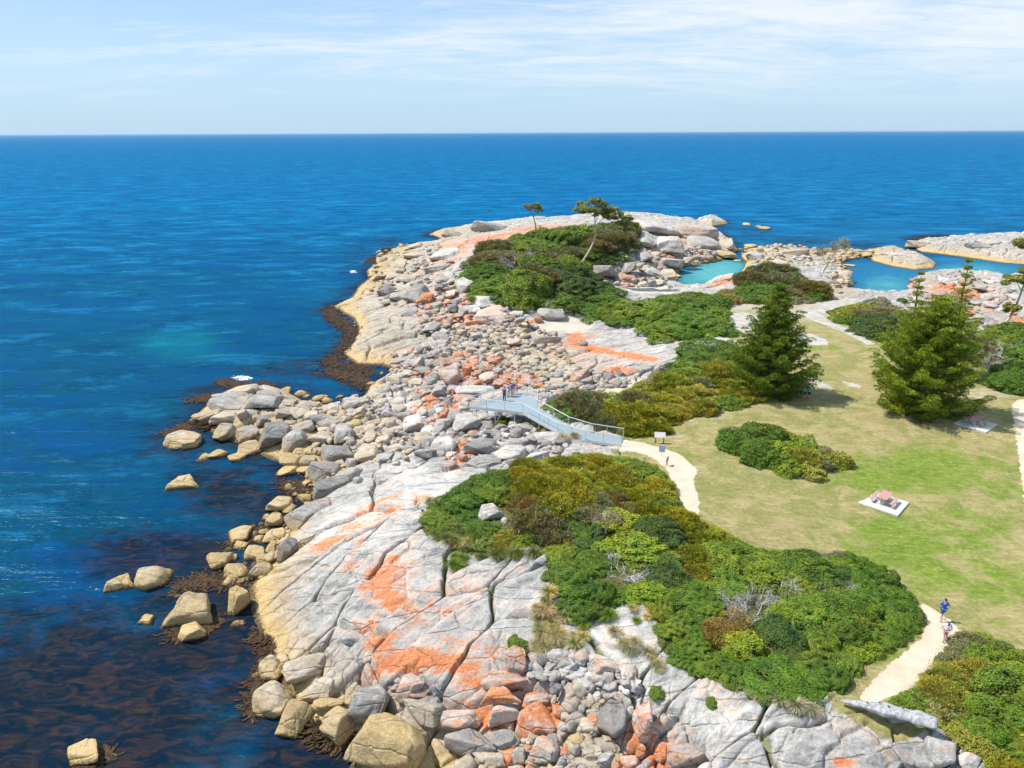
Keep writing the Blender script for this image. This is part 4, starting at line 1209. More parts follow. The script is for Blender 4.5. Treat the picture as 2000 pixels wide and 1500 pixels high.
def label_rows(items, noun):
    """items: (obj, zone phrase, x, y, colour word, size word): ordinals from the left inside each row"""
    g = {}
    for it in items:
        g.setdefault((it[1], it[4], it[5]), []).append(it)
    for (zp, cw, sw), L in g.items():
        L.sort(key=lambda t: t[3])
        nrow = max(1, math.ceil(len(L) / 8))
        rows = [list(a) for a in np.array_split(np.arange(len(L)), nrow)]
        names = [''] if nrow == 1 else (['far row', 'near row'] if nrow == 2 else (['far row', 'middle row', 'near row'] if nrow == 3 else ['farthest row', 'second farthest row', 'second nearest row', 'nearest row', 'frontmost row', 'very front row', 'row at the very front']))
        for ri, idxs in enumerate(rows):
            sub_ = sorted([L[k] for k in idxs], key=lambda t: t[2])
            for k, it in enumerate(sub_):
                s_ = (sw + ' ' if sw else '') + cw + ' ' + noun + ' ' + zp
                if len(sub_) > 1:
                    s_ += ', ' + ORD[k] + ' from left'
                    if names[ri % len(names)]:
                        s_ += ' in ' + names[ri % len(names)]
                elif names[ri % len(names)]:
                    s_ += ', ' + names[ri % len(names)]
                it[0]['label'] = s_


items = []
for o, zone, x_, y_, w_, h_, word, hero in rockinfo:
    hk = (int(x_), int(y_))
    if hero and hk in HERO:
        o['label'] = HERO[hk]
    else:
        sw = 'big' if w_ > 48 else ('' if w_ > 27 else 'small')
        items.append((o, ZPH[zone], x_, y_, word, sw))
label_rows(items, 'boulder')
# ------------------------------------------------------------------ vegetation
def leaf_material():
    m, n = newmat('foliage')
    v = n.attr('v')
    oc = n.add('ShaderNodeObjectInfo').outputs['Color']
    k = n.math('ADD', 0.28, n.math('MULTIPLY', v, 1.45))  # dark low end paints deeper shade into the shrub gaps
    c = n.mix(1.0, oc, n.vmath('MULTIPLY', (1, 1, 1), k), 'MULTIPLY')
    big = n.noise(n.pos(), 0.5, 6, 0.7)
    c = n.mix(n.math('MULTIPLY', n.smooth(big, 0.50, 0.64), 0.7), c, n.mix(1.0, c, (1.65, 1.25, 0.9), 'MULTIPLY'))
    c = n.mix(n.math('MULTIPLY', n.smooth(big, 0.48, 0.36), 0.7), c, n.mix(1.0, c, (0.55, 0.72, 1.0), 'MULTIPLY'))
    b2 = n.noise(n.pos(), 1.7, 4, 0.7)
    c = n.mix(n.math('MULTIPLY', n.smooth(b2, 0.58, 0.70), 0.5), c, n.mix(1.0, c, (1.8, 1.2, 1.6), 'MULTIPLY'))
    df = n.principled(c, 0.6, None, 0.25)
    tr = n.add('ShaderNodeBsdfTranslucent')
    n.put(tr.inputs[0], n.mix(1.0, c, (1.5, 1.5, 0.6), 'MULTIPLY'))
    mx = n.add('ShaderNodeMixShader')
    mx.inputs[0].default_value = 0.18
    n.put(mx.inputs[1], df)
    n.put(mx.inputs[2], tr.outputs[0])
    n.out(mx.outputs[0])
    return m


M_LEAF = leaf_material()


def bark_material(name, a, b):
    m, n = newmat(name)
    p = n.pos()
    f = n.noise(n.mapping(p, scale=(1, 1, .25)), 5.0, 5, 0.7)
    n.out(n.principled(n.mix(n.smooth(f, .35, .65), a, b), 0.85, n.bump(f, .6, .04), 0.15))
    return m


M_BARK = bark_material('brown bark', (0.10, 0.07, 0.05), (0.22, 0.17, 0.12))
M_GUM = bark_material('pale gum bark', (0.34, 0.27, 0.20), (0.62, 0.53, 0.44))
M_DEAD = bark_material('silver dead wood', (0.30, 0.28, 0.27), (0.55, 0.52, 0.51))


def unit(a):
    return a / (np.linalg.norm(a, axis=-1, keepdims=True) + 1e-9)


def leaves(P, Nn, ln, wd, r_, v, up=0.0):
    """one quad per point; Nn is the direction the leaf faces"""
    k = len(P)
    Nn = unit(Nn + r_.normal(size=(k, 3)) * .55)
    T = np.cross(Nn, r_.normal(size=(k, 3)))
    T = unit(T + np.array([0, 0, up]))
    T = unit(T - (T * Nn).sum(1, keepdims=True) * Nn)
    B = np.cross(Nn, T)
    ln = np.broadcast_to(ln, k)[:, None] * r_.uniform(.7, 1.3, (k, 1)) * .5
    wd = np.broadcast_to(wd, k)[:, None] * r_.uniform(.7, 1.3, (k, 1)) * .5
    V = np.stack([P - T * ln, P + B * wd, P + T * ln, P - B * wd], 1).reshape(-1, 3)
    Fq = np.arange(4 * k).reshape(k, 4)
    return V, Fq, np.repeat(v, 4)


def leaf_mesh(name, parts):
    Vs, Fs, vs, o = [], [], [], 0
    for V, Fq, v in parts:
        Vs.append(V)
        Fs.append(Fq + o)
        vs.append(v)
        o += len(V)
    me = mesh_from(name, np.concatenate(Vs), np.concatenate(Fs), [M_LEAF], smooth=False)
    vattr(me, 'v', np.concatenate(vs))
    return me


def tube(path, rad, sides=6):
    """tapered tube along a path -> verts, quads"""
    path = np.asarray(path, float)
    rad = np.asarray(rad, float)
    T = unit(np.gradient(path, axis=0))
    ref = np.array([0.31, 0.95, 0.07])
    A_ = unit(np.cross(T, ref))
    B_ = np.cross(T, A_)
    an = np.linspace(0, 2 * math.pi, sides, endpoint=False)
    V = path[:, None] + rad[:, None, None] * (np.cos(an)[None, :, None] * A_[:, None] + np.sin(an)[None, :, None] * B_[:, None])
    nP = len(path)
    V = V.reshape(-1, 3)
    Fq = []
    for i in range(nP - 1):
        for j in range(sides):
            k = (j + 1) % sides
            Fq.append((i * sides + j, i * sides + k, (i + 1) * sides + k, (i + 1) * sides + j))
    # close both ends with quads onto a centre point
    V = np.r_[V, path[:1], path[-1:]]
    c0, c1 = nP * sides, nP * sides + 1
    for j in range(0, sides - 1, 2):
        a, b, c = j, (j + 1) % sides, (j + 2) % sides
        Fq.append((c0, c, b, a))
        Fq.append((c1, (nP - 1) * sides + a, (nP - 1) * sides + b, (nP - 1) * sides + c))
    return V, np.array(Fq)


def join(parts):
    Vs, Fs, o = [], [], 0
    for V, Fq in parts:
        Vs.append(V)
        Fs.append(Fq + o)
        o += len(V)
    return np.concatenate(Vs), np.concatenate(Fs)


def shrub_cloud(seed, kind, nleaf=12000):
    r_ = np.random.default_rng(seed)
    H = r_.uniform(.8, 1.0)
    d = unit(r_.normal(size=(nleaf, 3)))
    d[:, 2] = np.abs(d[:, 2]) - .06
    d = unit(d)
    rad = np.ones(nleaf)
    grad = np.zeros((nleaf, 3))
    fine = np.zeros(nleaf)
    for f, a, m_ in ((2.2, .20, 3), (5, .15, 5), (10, .10, 7), (19, .07, 8)):
        for _ in range(m_):
            k = unit(r_.normal(size=3)) * f * r_.uniform(.8, 1.2)
            ph = r_.uniform(0, 6.28)
            sn = np.sin(d @ k + ph)
            rad += a / m_ ** .5 * sn * .8
            grad += (a / m_ ** .5 * np.cos(d @ k + ph))[:, None] * k * .5
            if f >= 10:
                fine += sn / 15 ** .5
    rad = np.minimum(rad, 1.28) * r_.uniform(.86, 1.0, nleaf) ** (.5 if kind == 'dome' else 1.2)
    P = d * rad[:, None] * [1, 1, H]
    q = unit(d - grad * .7)
    drop = r_.random(nleaf) < np.clip(-fine * .7 - .05, 0, .85)
    P, q, fine = P[~drop], q[~drop], fine[~drop]
    v = np.clip(.5 * (.5 + .28 * fine) + .55 * r_.random(len(P)), 0, 1)  # leaves in hollows get darker: shade between clumps put into the colour
    if kind == 'dome':
        return [leaves(P, q * .9 + [0, 0, .35], .085, .045, r_, v)]
    if kind == 'feather':
        Nn = np.cross(q + [0, 0, .9], r_.normal(size=P.shape))
        return [leaves(P + r_.normal(size=P.shape) * .03, Nn, .16, .030, r_, v, up=1.5)]
    if kind == 'broad':
        k = r_.random(len(P)) < .75
        return [leaves(P[k], q[k] * .6 + [0, 0, .6], .115, .07, r_, v[k])]
    raise ValueError


DOME = [leaf_mesh('shrub', shrub_cloud(i, 'dome')) for i in range(7)]
FEAT = [leaf_mesh('shrub', shrub_cloud(40 + i, 'feather', 13000)) for i in range(6)]
BROAD = [leaf_mesh('shrub', shrub_cloud(70 + i, 'broad')) for i in range(4)]


def grow(r_, p0, d0, ln, rad, depth, out, spread=.55, tips=None, up=0.12, sides=5, split=(2, 4)):
    pts, rr, d = [p0], [rad], unit(d0)
    seg = 4
    p = p0.copy()
    for i in range(seg):
        d = unit(d + r_.normal(size=3) * .16 + [0, 0, up * .3])
        p = p + d * ln / seg
        pts.append(p.copy())
        rr.append(rad * (1 - .55 * (i + 1) / seg))
    out.append(tube(pts, rr, sides))
    if depth == 0:
        if tips is not None:
            tips.append(p)
        return
    for _ in range(r_.integers(split[0], split[1])):
        nd = unit(d + r_.normal(size=3) * spread + [0, 0, up])
        st_ = pts[r_.integers(2, 5)] if depth > 0 else p
        grow(r_, st_.copy(), nd, ln * r_.uniform(.55, .8), rr[-1] * 1.05, depth - 1, out, spread, tips, up, max(4, sides - 1), split)


def twig_mesh(seed):
    r_ = np.random.default_rng(seed)
    out = []
    for k in range(13):
        a = r_.uniform(0, 6.28)
        grow(r_, np.array([.12 * math.cos(a), .12 * math.sin(a), -.05]), np.array([math.cos(a) * .9, math.sin(a) * .9, r_.uniform(.4, 1.1)]), .42, .020, 4, out, .6, up=.02, split=(2, 4))
    V, Fq = join(out)
    return mesh_from('dead_shrub', V, Fq, [M_DEAD])


TWIG = [twig_mesh(i) for i in range(3)]


def tussock_mesh(seed):
    r_ = np.random.default_rng(seed)
    k = 560
    a = r_.uniform(0, 6.28, k)
    lean = r_.uniform(.1, 1.2, k)
    ln = r_.uniform(.5, 1.0, k)
    base = np.stack([np.cos(a), np.sin(a), np.zeros(k)], 1) * r_.uniform(0, .25, (k, 1))
    dirh = np.stack([np.cos(a), np.sin(a), np.zeros(k)], 1)
    sd_ = np.stack([-np.sin(a), np.cos(a), np.zeros(k)], 1) * .011
    mid = base + dirh * (ln * lean * .35)[:, None] + np.array([0, 0, 1]) * (ln * .6)[:, None]
    tip = base + dirh * (ln * lean * .95)[:, None] + np.array([0, 0, 1]) * (ln * (.95 - .4 * lean))[:, None]
    V = np.stack([base - sd_, base + sd_, mid + sd_, mid - sd_, tip - sd_ * .3, tip + sd_ * .3], 1).reshape(-1, 3)
    i0 = np.arange(k)[:, None] * 6
    Fq = np.concatenate([i0 + [0, 1, 2, 3], i0 + [3, 2, 5, 4]])
    me = mesh_from('grass_tussock', V, Fq, [M_LEAF], smooth=False)
    vattr(me, 'v', np.repeat(r_.random(k), 6))
    return me


TUSS = [tussock_mesh(i) for i in range(4)]
CC = {  # colour, word
 'G': ((0.072, 0.132, 0.010), 'dark green', 'dome'), 'D': ((0.050, 0.086, 0.014), 'deep green', 'dome'), 'B': ((0.145, 0.200, 0.012), 'bright green', 'broad'),
 'O': ((0.195, 0.195, 0.012), 'golden olive', 'feather'), 'C': ((0.135, 0.132, 0.052), 'grey olive', 'feather'), 'S': ((0.200, 0.150, 0.038), 'rusty brown', 'feather'),
 'M': ((0.105, 0.160, 0.012), 'mid green', 'dome'), 'Y': ((0.235, 0.225, 0.030), 'yellowish', 'feather'), 'X': ((.4, .4, .4), 'silvery dead', 'twig'), 'L': ((0.15, 0.20, 0.04), 'soft green', 'feather')}
SPOT = [(870, 980, 'G'), (900, 1000, 'G'), (940, 960, 'M'), (980, 930, 'G'), (1000, 960, 'O'), (1050, 930, 'O'), (1100, 920, 'O'), (1150, 930, 'O'), (1200, 940, 'O'), (1250, 960, 'O'), (1080, 970, 'O'), (1030, 985, 'S'),
        (1280, 930, 'B'), (1300, 960, 'O'), (1320, 1000, 'O'), (1240, 900, 'M'), (1130, 890, 'O'), (920, 930, 'G'), (1260, 1010, 'O'), (1210, 990, 'S'), (1170, 1000, 'C'), (1120, 1010, 'G'), (1090, 1040, 'C'), (1060, 1020, 'C'),
        (890, 1045, 'L'), (940, 1050, 'L'), (1035, 1055, 'B'), (990, 1060, 'Y'), (860, 1020, 'M'), (1150, 1035, 'D'), (1200, 1040, 'B'), (1260, 1040, 'B'), (1220, 1060, 'B'), (1170, 1060, 'B'), (1290, 1020, 'D'), (1090, 1080, 'M'),
        (1140, 1100, 'G'), (1180, 1110, 'M'), (1110, 1140, 'G'), (1170, 1150, 'G'), (1080, 1120, 'G'), (1240, 1110, 'X'), (1265, 1120, 'X'), (1320, 1050, 'O'), (1360, 1050, 'O'), (1400, 1060, 'O'), (1330, 1110, 'D'), (1300, 1130, 'D'),
        (1350, 1090, 'O'), (1430, 1090, 'M'), (1250, 1160, 'B'), (1450, 1150, 'M'), (1500, 1100, 'M'), (1540, 1090, 'M'), (1480, 1120, 'B'), (1600, 1100, 'X'), (1620, 1130, 'X'), (1590, 1150, 'X'), (1650, 1120, 'D'), (1680, 1110, 'G'),
        (1700, 1150, 'G'), (1740, 1180, 'G'), (1760, 1220, 'G'), (1700, 1210, 'M'), (1640, 1200, 'G'), (1580, 1200, 'M'), (1540, 1200, 'B'), (1430, 1160, 'X'), (1490, 1170, 'X'), (1380, 1180, 'G'), (1320, 1190, 'M'), (1340, 1230, 'G'),
        (1420, 1240, 'S'), (1380, 1260, 'M'), (1470, 1240, 'B'), (1480, 1280, 'M'), (1440, 1290, 'G'), (1500, 1320, 'G'), (1550, 1300, 'G'), (1600, 1260, 'M'), (1620, 1320, 'G'), (1560, 1370, 'G'), (1460, 1350, 'Y'), (1340, 1290, 'G'), (1660, 1280, 'B'), (1540, 1240, 'D'),
        (1950, 1250, 'B'), (1980, 1300, 'B'), (1920, 1290, 'M'), (1880, 1330, 'Y'), (1850, 1350, 'Y'), (1830, 1400, 'Y'), (1900, 1400, 'Y'), (1960, 1380, 'M'), (1940, 1440, 'Y'), (1990, 1440, 'M'), (1900, 1260, 'C'), (1800, 1370, 'M'), (1980, 1480, 'O'),
        (1120, 775, 'C'), (1150, 790, 'C'), (1200, 790, 'B'), (1230, 800, 'C'), (1240, 830, 'O'), (1180, 820, 'C'), (1270, 780, 'O'), (1300, 760, 'O'), (1340, 780, 'Y'), (1290, 730, 'X'), (1380, 700, 'G'), (1420, 690, 'G'), (1440, 740, 'O'), (1420, 770, 'M'), (1380, 760, 'O'), (1330, 740, 'M'), (1470, 770, 'O'), (1100, 800, 'M'), (1310, 720, 'D'),
        (1440, 845, 'G'), (1500, 870, 'G'), (1530, 850, 'B'), (1560, 880, 'B'), (1580, 900, 'Y'), (1540, 915, 'B'), (1480, 900, 'G'), (1600, 890, 'C'), (1630, 900, 'O'), (1500, 840, 'M'),
        (960, 500, 'C'), (980, 480, 'C'), (940, 530, 'G'), (960, 560, 'M'), (1000, 540, 'M'), (1030, 540, 'C'), (1040, 520, 'C'), (1000, 580, 'M'), (1080, 500, 'C'), (1110, 510, 'C'), (1060, 480, 'M'), (1120, 470, 'M'), (1160, 460, 'M'), (1100, 560, 'D'), (1060, 560, 'D'), (1150, 560, 'D'),
        (1040, 590, 'M'), (1130, 590, 'G'), (1180, 480, 'C'), (1210, 460, 'C'), (1220, 480, 'C'), (1200, 500, 'G'), (1180, 510, 'D'), (1130, 540, 'D'), (940, 590, 'M'), (1010, 510, 'X'), (1040, 470, 'M'), (1000, 495, 'M'), (1140, 490, 'M'),
        (1170, 600, 'G'), (1200, 610, 'M'), (1250, 600, 'G'), (1300, 610, 'M'), (1330, 600, 'G'), (1360, 640, 'G'), (1300, 650, 'M'), (1390, 620, 'M'), (1400, 580, 'G'), (1460, 575, 'G'), (1450, 540, 'C'), (1500, 520, 'C'), (1540, 530, 'C'), (1580, 560, 'S'), (1590, 580, 'G'), (1540, 575, 'C'), (1420, 580, 'S'), (1350, 585, 'M'), (1610, 550, 'C'),
        (1650, 615, 'G'), (1690, 605, 'O'), (1720, 600, 'C'), (1700, 630, 'D'), (1740, 640, 'D'), (1760, 610, 'C'), (1870, 640, 'O'), (1940, 670, 'M'), (1920, 690, 'C'), (1990, 670, 'G'), (1980, 740, 'G'), (1960, 710, 'X'), (1900, 620, 'Y'), (1840, 640, 'C'), (1990, 600, 'C'), (1900, 720, 'X')]
SPX = np.array([(a, b) for a, b, _ in SPOT], float)
SHR = []
plants = []


def put_shrub(x_, y_, z_, r0, h0, key, zone, px_, py_, yaw=None):
    col_, word, kind = CC[key]
    if kind == 'twig':
        me, name, cat, noun = TWIG[rng.integers(0, 3)], 'dead_shrub', 'shrub', 'leafless shrub'
    else:
        me = {'dome': DOME, 'feather': FEAT, 'broad': BROAD}[kind]
        me = me[rng.integers(0, len(me))]
        name, cat, noun = 'shrub', 'shrub', 'shrub'
    o = link(name, me, group='shrubs of the coastal heath')
    o.location = (x_, y_, z_ - .05)
    o.rotation_euler = (0, 0, rng.uniform(0, 6.28) if yaw is None else yaw)
    if kind == 'twig':
        r0, h0 = r0 * 1.25, h0 * 1.5
    o.scale = (r0, r0 * rng.uniform(.85, 1.1), h0)
    j = rng.uniform(.9, 1.12)
    o.color = (col_[0] * j * rng.uniform(.9, 1.15), col_[1] * j, col_[2] * j, 1)
    o['category'] = cat
    plants.append((o, zone, px_, py_, word, 'big' if r0 > 2.9 else '', noun))
    return o


HZ = {'near': 'in the near heath', 'corner': 'in the corner scrub', 'behind platform': 'in scrub behind the ramp', 'lawn island': 'of the lawn bush clump',
      'band': 'in the lagoon side scrub', 'headland': 'on the headland', 'right': 'in scrub behind the pines'}
SIZES = {'near': (0.95, 1.9, .58), 'corner': (1.0, 2.0, .68), 'behind platform': (1.9, 3.2, .62), 'lawn island': (1.5, 2.6, .95), 'band': (2.6, 4.4, .52), 'headland': (3.0, 5.4, .66), 'right': (2.6, 4.4, .6)}
for zone, poly in HEATH.items():
    a, b, hf = SIZES[zone]
    lo, hi = poly.min(0), poly.max(0)
    c = rng.uniform(lo, hi, (5200, 2))
    sd_ = sdf(poly, c[:, 0], c[:, 1])
    km_ = (.35 if zone in ('near', 'corner') else .12) * a
    c, sd_ = c[sd_ > km_], sd_[sd_ > km_]
    acc = []
    for (x_, y_), s_ in zip(c, sd_):
        r0 = min(a + (b - a) * rng.random() ** 1.3, max(a * (.5 if zone in ('near', 'corner') else .75), s_ * .85))
        if all((x_ - q[0]) ** 2 + (y_ - q[1]) ** 2 > (.66 * (r0 + q[2])) ** 2 for q in acc):
            acc.append((x_, y_, r0))
    if not acc:
        continue
    ac = np.array(acc)
    zg = HT(ac[:, 0], ac[:, 1])
    qx, qy, qd = proj(np.c_[ac[:, :2], zg + .6])
    for (x_, y_, r0), z_, u_, v_ in zip(acc, zg, qx, qy):
        if u_ > 2120 or v_ > 1620:
            continue
        k = np.argmin(((SPX - [u_, v_]) ** 2 * [1, 1.6]).sum(1))
        key = SPOT[k][2]
        if rng.random() < .07:
            key = 'MGOCL'[rng.integers(5)]
        if 940 < u_ < 1000 and 990 < v_ < 1030:
            continue
        SHR.append((r0 / math.hypot(x_, y_), x_, y_, z_, r0 * 1.38, (r0 * hf + .35) * rng.uniform(.62, 1.30), key, HZ[zone], u_, v_))
SHR.sort(key=lambda t: -t[0])
for t in SHR[:268]:
    put_shrub(*t[1:])
# the smaller ones beyond that number: one thicket
tv, tf, tc, to_ = [], [], [], 0
LOWC = [shrub_cloud(500 + i, 'broad', 4200)[0] for i in range(5)]
for t in SHR[268:]:
    _, x_, y_, z_, r0, h0, key, zn, u_, v_ = t
    V, Fq, v = LOWC[rng.integers(0, 5)]
    a_ = rng.uniform(0, 6.28)
    P = V * [r0, r0, h0]
    P = np.stack([P[:, 0] * math.cos(a_) - P[:, 1] * math.sin(a_), P[:, 0] * math.sin(a_) + P[:, 1] * math.cos(a_), P[:, 2]], 1) + [x_, y_, z_ - .05]
    tv.append(P)
    tf.append(Fq + to_)
    to_ += len(P)
    bc = np.array(CC[key][0]) if key != 'X' else np.array([.2, .16, .1])
    tc.append(bc[None] * (.42 + 1.15 * v)[:, None] * rng.uniform(.9, 1.12))
if tv:
    me = mesh_from('heath_thicket', np.concatenate(tv), np.concatenate(tf), [], smooth=False)
    C_ = np.concatenate(tc)
    at = me.attributes.new('leafcol', 'FLOAT_COLOR', 'POINT')
    at.data.foreach_set('color', np.c_[C_, np.ones(len(C_))].astype(np.float32).ravel())
    m, n = newmat('thicket leaves')
    n.out(n.principled(n.attr('leafcol', out='Color'), 0.7, None, 0.2))
    me.materials.append(m)
    link('heath_thicket', me, kind='stuff')
print('shrubs', len(plants), flush=True)
# low growth closing the gaps between the shrubs
def undergrowth():
    Vs, Fs, Cs, o_ = [], [], [], 0
    r_ = np.random.default_rng(77)
    for zone, poly in HEATH.items():
        lo, hi = poly.min(0), poly.max(0)
        c = []
        for _ in range(40):
            q = r_.uniform(lo, hi, (40000, 2))
            sz_ = .105 * np.maximum(q[:, 1], 40) / 52.0
            q = q[(r_.random(len(q)) < (.105 / sz_) ** 2)]
            c.append(q)
        c = np.concatenate(c)
        c = c[:int(min(len(c), 48 * (hi[0] - lo[0]) * (hi[1] - lo[1]) * np.mean((52 / np.maximum(c[:, 1], 40)) ** 2)))]
        s_ = sdf(poly, c[:, 0], c[:, 1])
        k = s_ > -.15 - .35 * r_.random(len(c))
        c, s_ = c[k], s_[k]
        bump_ = np.clip((fbm(c[:, 0] * .45, c[:, 1] * .45, 1, 3) - .35) * 2.2, 0, 1) * np.clip(s_ + .3, .15, 1) * (.75 + c[:, 1] / 200)
        z_ = HT(c[:, 0], c[:, 1]) + bump_ * r_.uniform(.7, 1.05, len(c)) + .05
        qx, qy, qd = proj(np.c_[c, z_])
        kk = ((qx[:, None] - SPX[None, :, 0]) ** 2 + 1.6 * (qy[:, None] - SPX[None, :, 1]) ** 2).argmin(1) if len(c) < 30000 else np.concatenate([((qx[i:i + 20000, None] - SPX[None, :, 0]) ** 2 + 1.6 * (qy[i:i + 20000, None] - SPX[None, :, 1]) ** 2).argmin(1) for i in range(0, len(c), 20000)])
        base_ = np.array([CC[t[2]][0] if t[2] != 'X' else (.16, .13, .09) for t in SPOT])[kk]
        v = r_.random(len(c))
        col_ = base_ * (.45 + 1.0 * v)[:, None]
        col_ = np.where((r_.random(len(c)) < .12)[:, None], np.array([.26, .20, .09]), col_)
        P = np.c_[c, z_]
        ln = .14 * np.maximum(c[:, 1], 40) / 52.0
        V, Fq, _ = leaves(P, np.tile([0, 0, 1.0], (len(c), 1)) + r_.normal(size=(len(c), 3)) * .5, ln, ln * .45, r_, v, up=.5)
        Vs.append(V)
        Fs.append(Fq + o_)
        o_ += len(V)
        Cs.append(np.repeat(col_, 4, 0))
    me = mesh_from('undergrowth', np.concatenate(Vs), np.concatenate(Fs), [], smooth=False)
    C_ = np.concatenate(Cs)
    at = me.attributes.new('leafcol', 'FLOAT_COLOR', 'POINT')
    at.data.foreach_set('color', np.c_[C_, np.ones(len(C_))].astype(np.float32).ravel())
    m, n = newmat('undergrowth leaves')
    n.out(n.principled(n.attr('leafcol', out='Color'), 0.7, None, 0.2))
    me.materials.append(m)
    link('undergrowth', me, kind='stuff')
    print('undergrowth quads', len(C_) // 4)


undergrowth()
# single plants the photograph shows: px, py, radius m, height m, key, label
SINGLE = [(1387, 1376, .42, .3, 'M', 'round green cushion plant alone on the pale granite slab'), (1280, 1352, .55, .35, 'M', 'green cushion plant at the top of a granite crack'), (985, 830, 1.3, 1.3, 'G', 'small dark green bush between boulders under the platform'),
          (1062, 838, 1.2, .8, 'Y', 'yellow green bush at the foot of the platform ramp'), (1128, 1185, 1.5, .9, 'G', 'dark green bush on the edge of the pale slabs'), (1008, 1345 - 90, .7, .5, 'M', 'green tuft above the angular grey boulder'),
          (970, 498, 5.2, 3.6, 'C', 'flat topped grey olive bush at the left brow of the headland'), (946, 517, 3.2, 2.6, 'C', 'small umbrella shaped bush at the left edge of the headland'),
          (1042, 545, 3.6, 3.4, 'C', 'round grey olive bush in the middle of the headland'), (1095, 525, 5.0, 3.2, 'C', 'wide grey olive bush beside the bent gum tree'), (1215, 462, 6.0, 4.6, 'C', 'tall dark bush at the right brow of the headland'),
          (1512, 540, 6.0, 3.6, 'C', 'broad grey olive thicket beside the inlet'), (1470, 552, 4.4, 3.0, 'C', 'grey olive bush beside the lagoon slab'), (1580, 572, 4.2, 3.0, 'S', 'rusty topped bush above the gravel track'), (1734, 636, 4.2, 2.2, 'D', 'dark blue green rounded bush left of the big pine'),
          (1650, 612, 3.0, 1.4, 'G', 'low bright edged dark bush at the bend of the gravel track'), (1358, 636, 6.5, 2.4, 'G', 'long smooth windswept green hummock above the pale slab'), (1250, 612, 6.5, 2.6, 'M', 'large smooth windswept hummock behind the pale slab'), (1390, 696, 5.0, 2.2, 'G', 'windswept green hummock left of the conical pine'),
          (1985, 742, 3.0, 2.4, 'G', 'rounded green bush at the right edge behind the picnic table'), (1760, 590, 1.0, .7, 'G', 'tiny green bush at the end of the gravel track')]
for u_, v_, r0, h0, key, lab in SINGLE:
    q = U([u_], [v_ + 3])[0]
    o = put_shrub(q[0], q[1], float(HT([q[0]], [q[1]])[0]), r0, h0, key, None, u_, v_)
    o['label'] = lab
label_items = {}
for it in plants:
    if it[1] is not None:
        label_items.setdefault(it[6], []).append(it)
for noun, L in label_items.items():
    label_rows(L, noun)

# tussocks and low ground plants between slabs and heath
tus = []
TZ = [([(1040, 1160), (1110, 1150), (1140, 1290), (1050, 1300)], 34, 'YS'), ([(1190, 1230), (1290, 1260), (1340, 1320), (1250, 1310)], 8, 'YS'), ([(1480, 1340), (1600, 1390), (1560, 1410), (1470, 1370)], 14, 'YS'),
      ([(830, 1040), (960, 1075), (1060, 1085), (1000, 1100), (870, 1070)], 22, 'LY'), ([(1150, 1190), (1260, 1180), (1290, 1200), (1200, 1240)], 8, 'BY'), ([(1780, 1360), (1900, 1300), (1960, 1400), (1850, 1440)], 26, 'YO'), ([(820, 1000), (850, 960), (850, 1040)], 8, 'Y'),
      ([(880, 1085), (910, 1080), (900, 1130), (880, 1120)], 5, 'B'), ([(1060, 835), (1140, 860), (1100, 870)], 8, 'BY'), ([(1780, 800), (1830, 820), (1800, 830)], 8, 'Y'), ([(1100, 1200), (1140, 1200), (1160, 1290)], 6, 'YB')]
TN = ['left of the pale slabs', 'below the white slabs', 'above the near slab', 'along the heath edge by the dome', 'between the white slabs', 'in the corner scrub', 'at the heath tip', 'in the slab crack', 'under the ramp', 'at the foot of the pine', 'beside the white slabs']
for ti, (poly, cnt, keys) in enumerate(TZ):
    P = np.array(poly, float)
    c = rng.uniform(P.min(0), P.max(0), (cnt * 6, 2))
    c = c[sdf(P, c[:, 0], c[:, 1]) > 0][:cnt]
    q = U(c[:, 0], c[:, 1])
    zg = HT(q[:, 0], q[:, 1])
    for (u_, v_), p_, z_ in zip(c, q, zg):
        key = keys[rng.integers(len(keys))]
        o = link('grass_tussock', TUSS[rng.integers(4)], group='tussocks between the granite slabs')
        s_ = rng.uniform(.45, 1.0)
        o.location = (p_[0], p_[1], z_ - .04)
        o.scale = (s_, s_, s_ * rng.uniform(.7, 1))
        o.rotation_euler = (0, 0, rng.uniform(0, 6))
        cl_ = {'Y': (.33, .30, .12), 'S': (.38, .31, .17), 'B': (.13, .19, .02), 'L': (.12, .145, .04), 'O': (.17, .155, .035)}[key]
        o.color = (*cl_, 1)
        o['category'] = 'grass tussock'
        tus.append((o, TN[ti], u_, v_, {'Y': 'straw yellow', 'S': 'dry brown', 'B': 'bright green', 'L': 'dull green', 'O': 'olive'}[key], ''))
label_rows(tus, 'tussock')


# trees -----------------------------------------------------------------
def tree_root(name, u_, v_, label, cat='tree', group=None):
    q = U([u_], [v_])[0]
    z_ = float(HT([q[0]], [q[1]])[0])
    o = bpy.data.objects.new(name, None)
    o.empty_display_size = .3
    COL.objects.link(o)
    o.location = (q[0], q[1], z_ - .05)
    o['label'] = label
    o['category'] = cat
    if group:
        o['group'] = group
    return o, q[1]


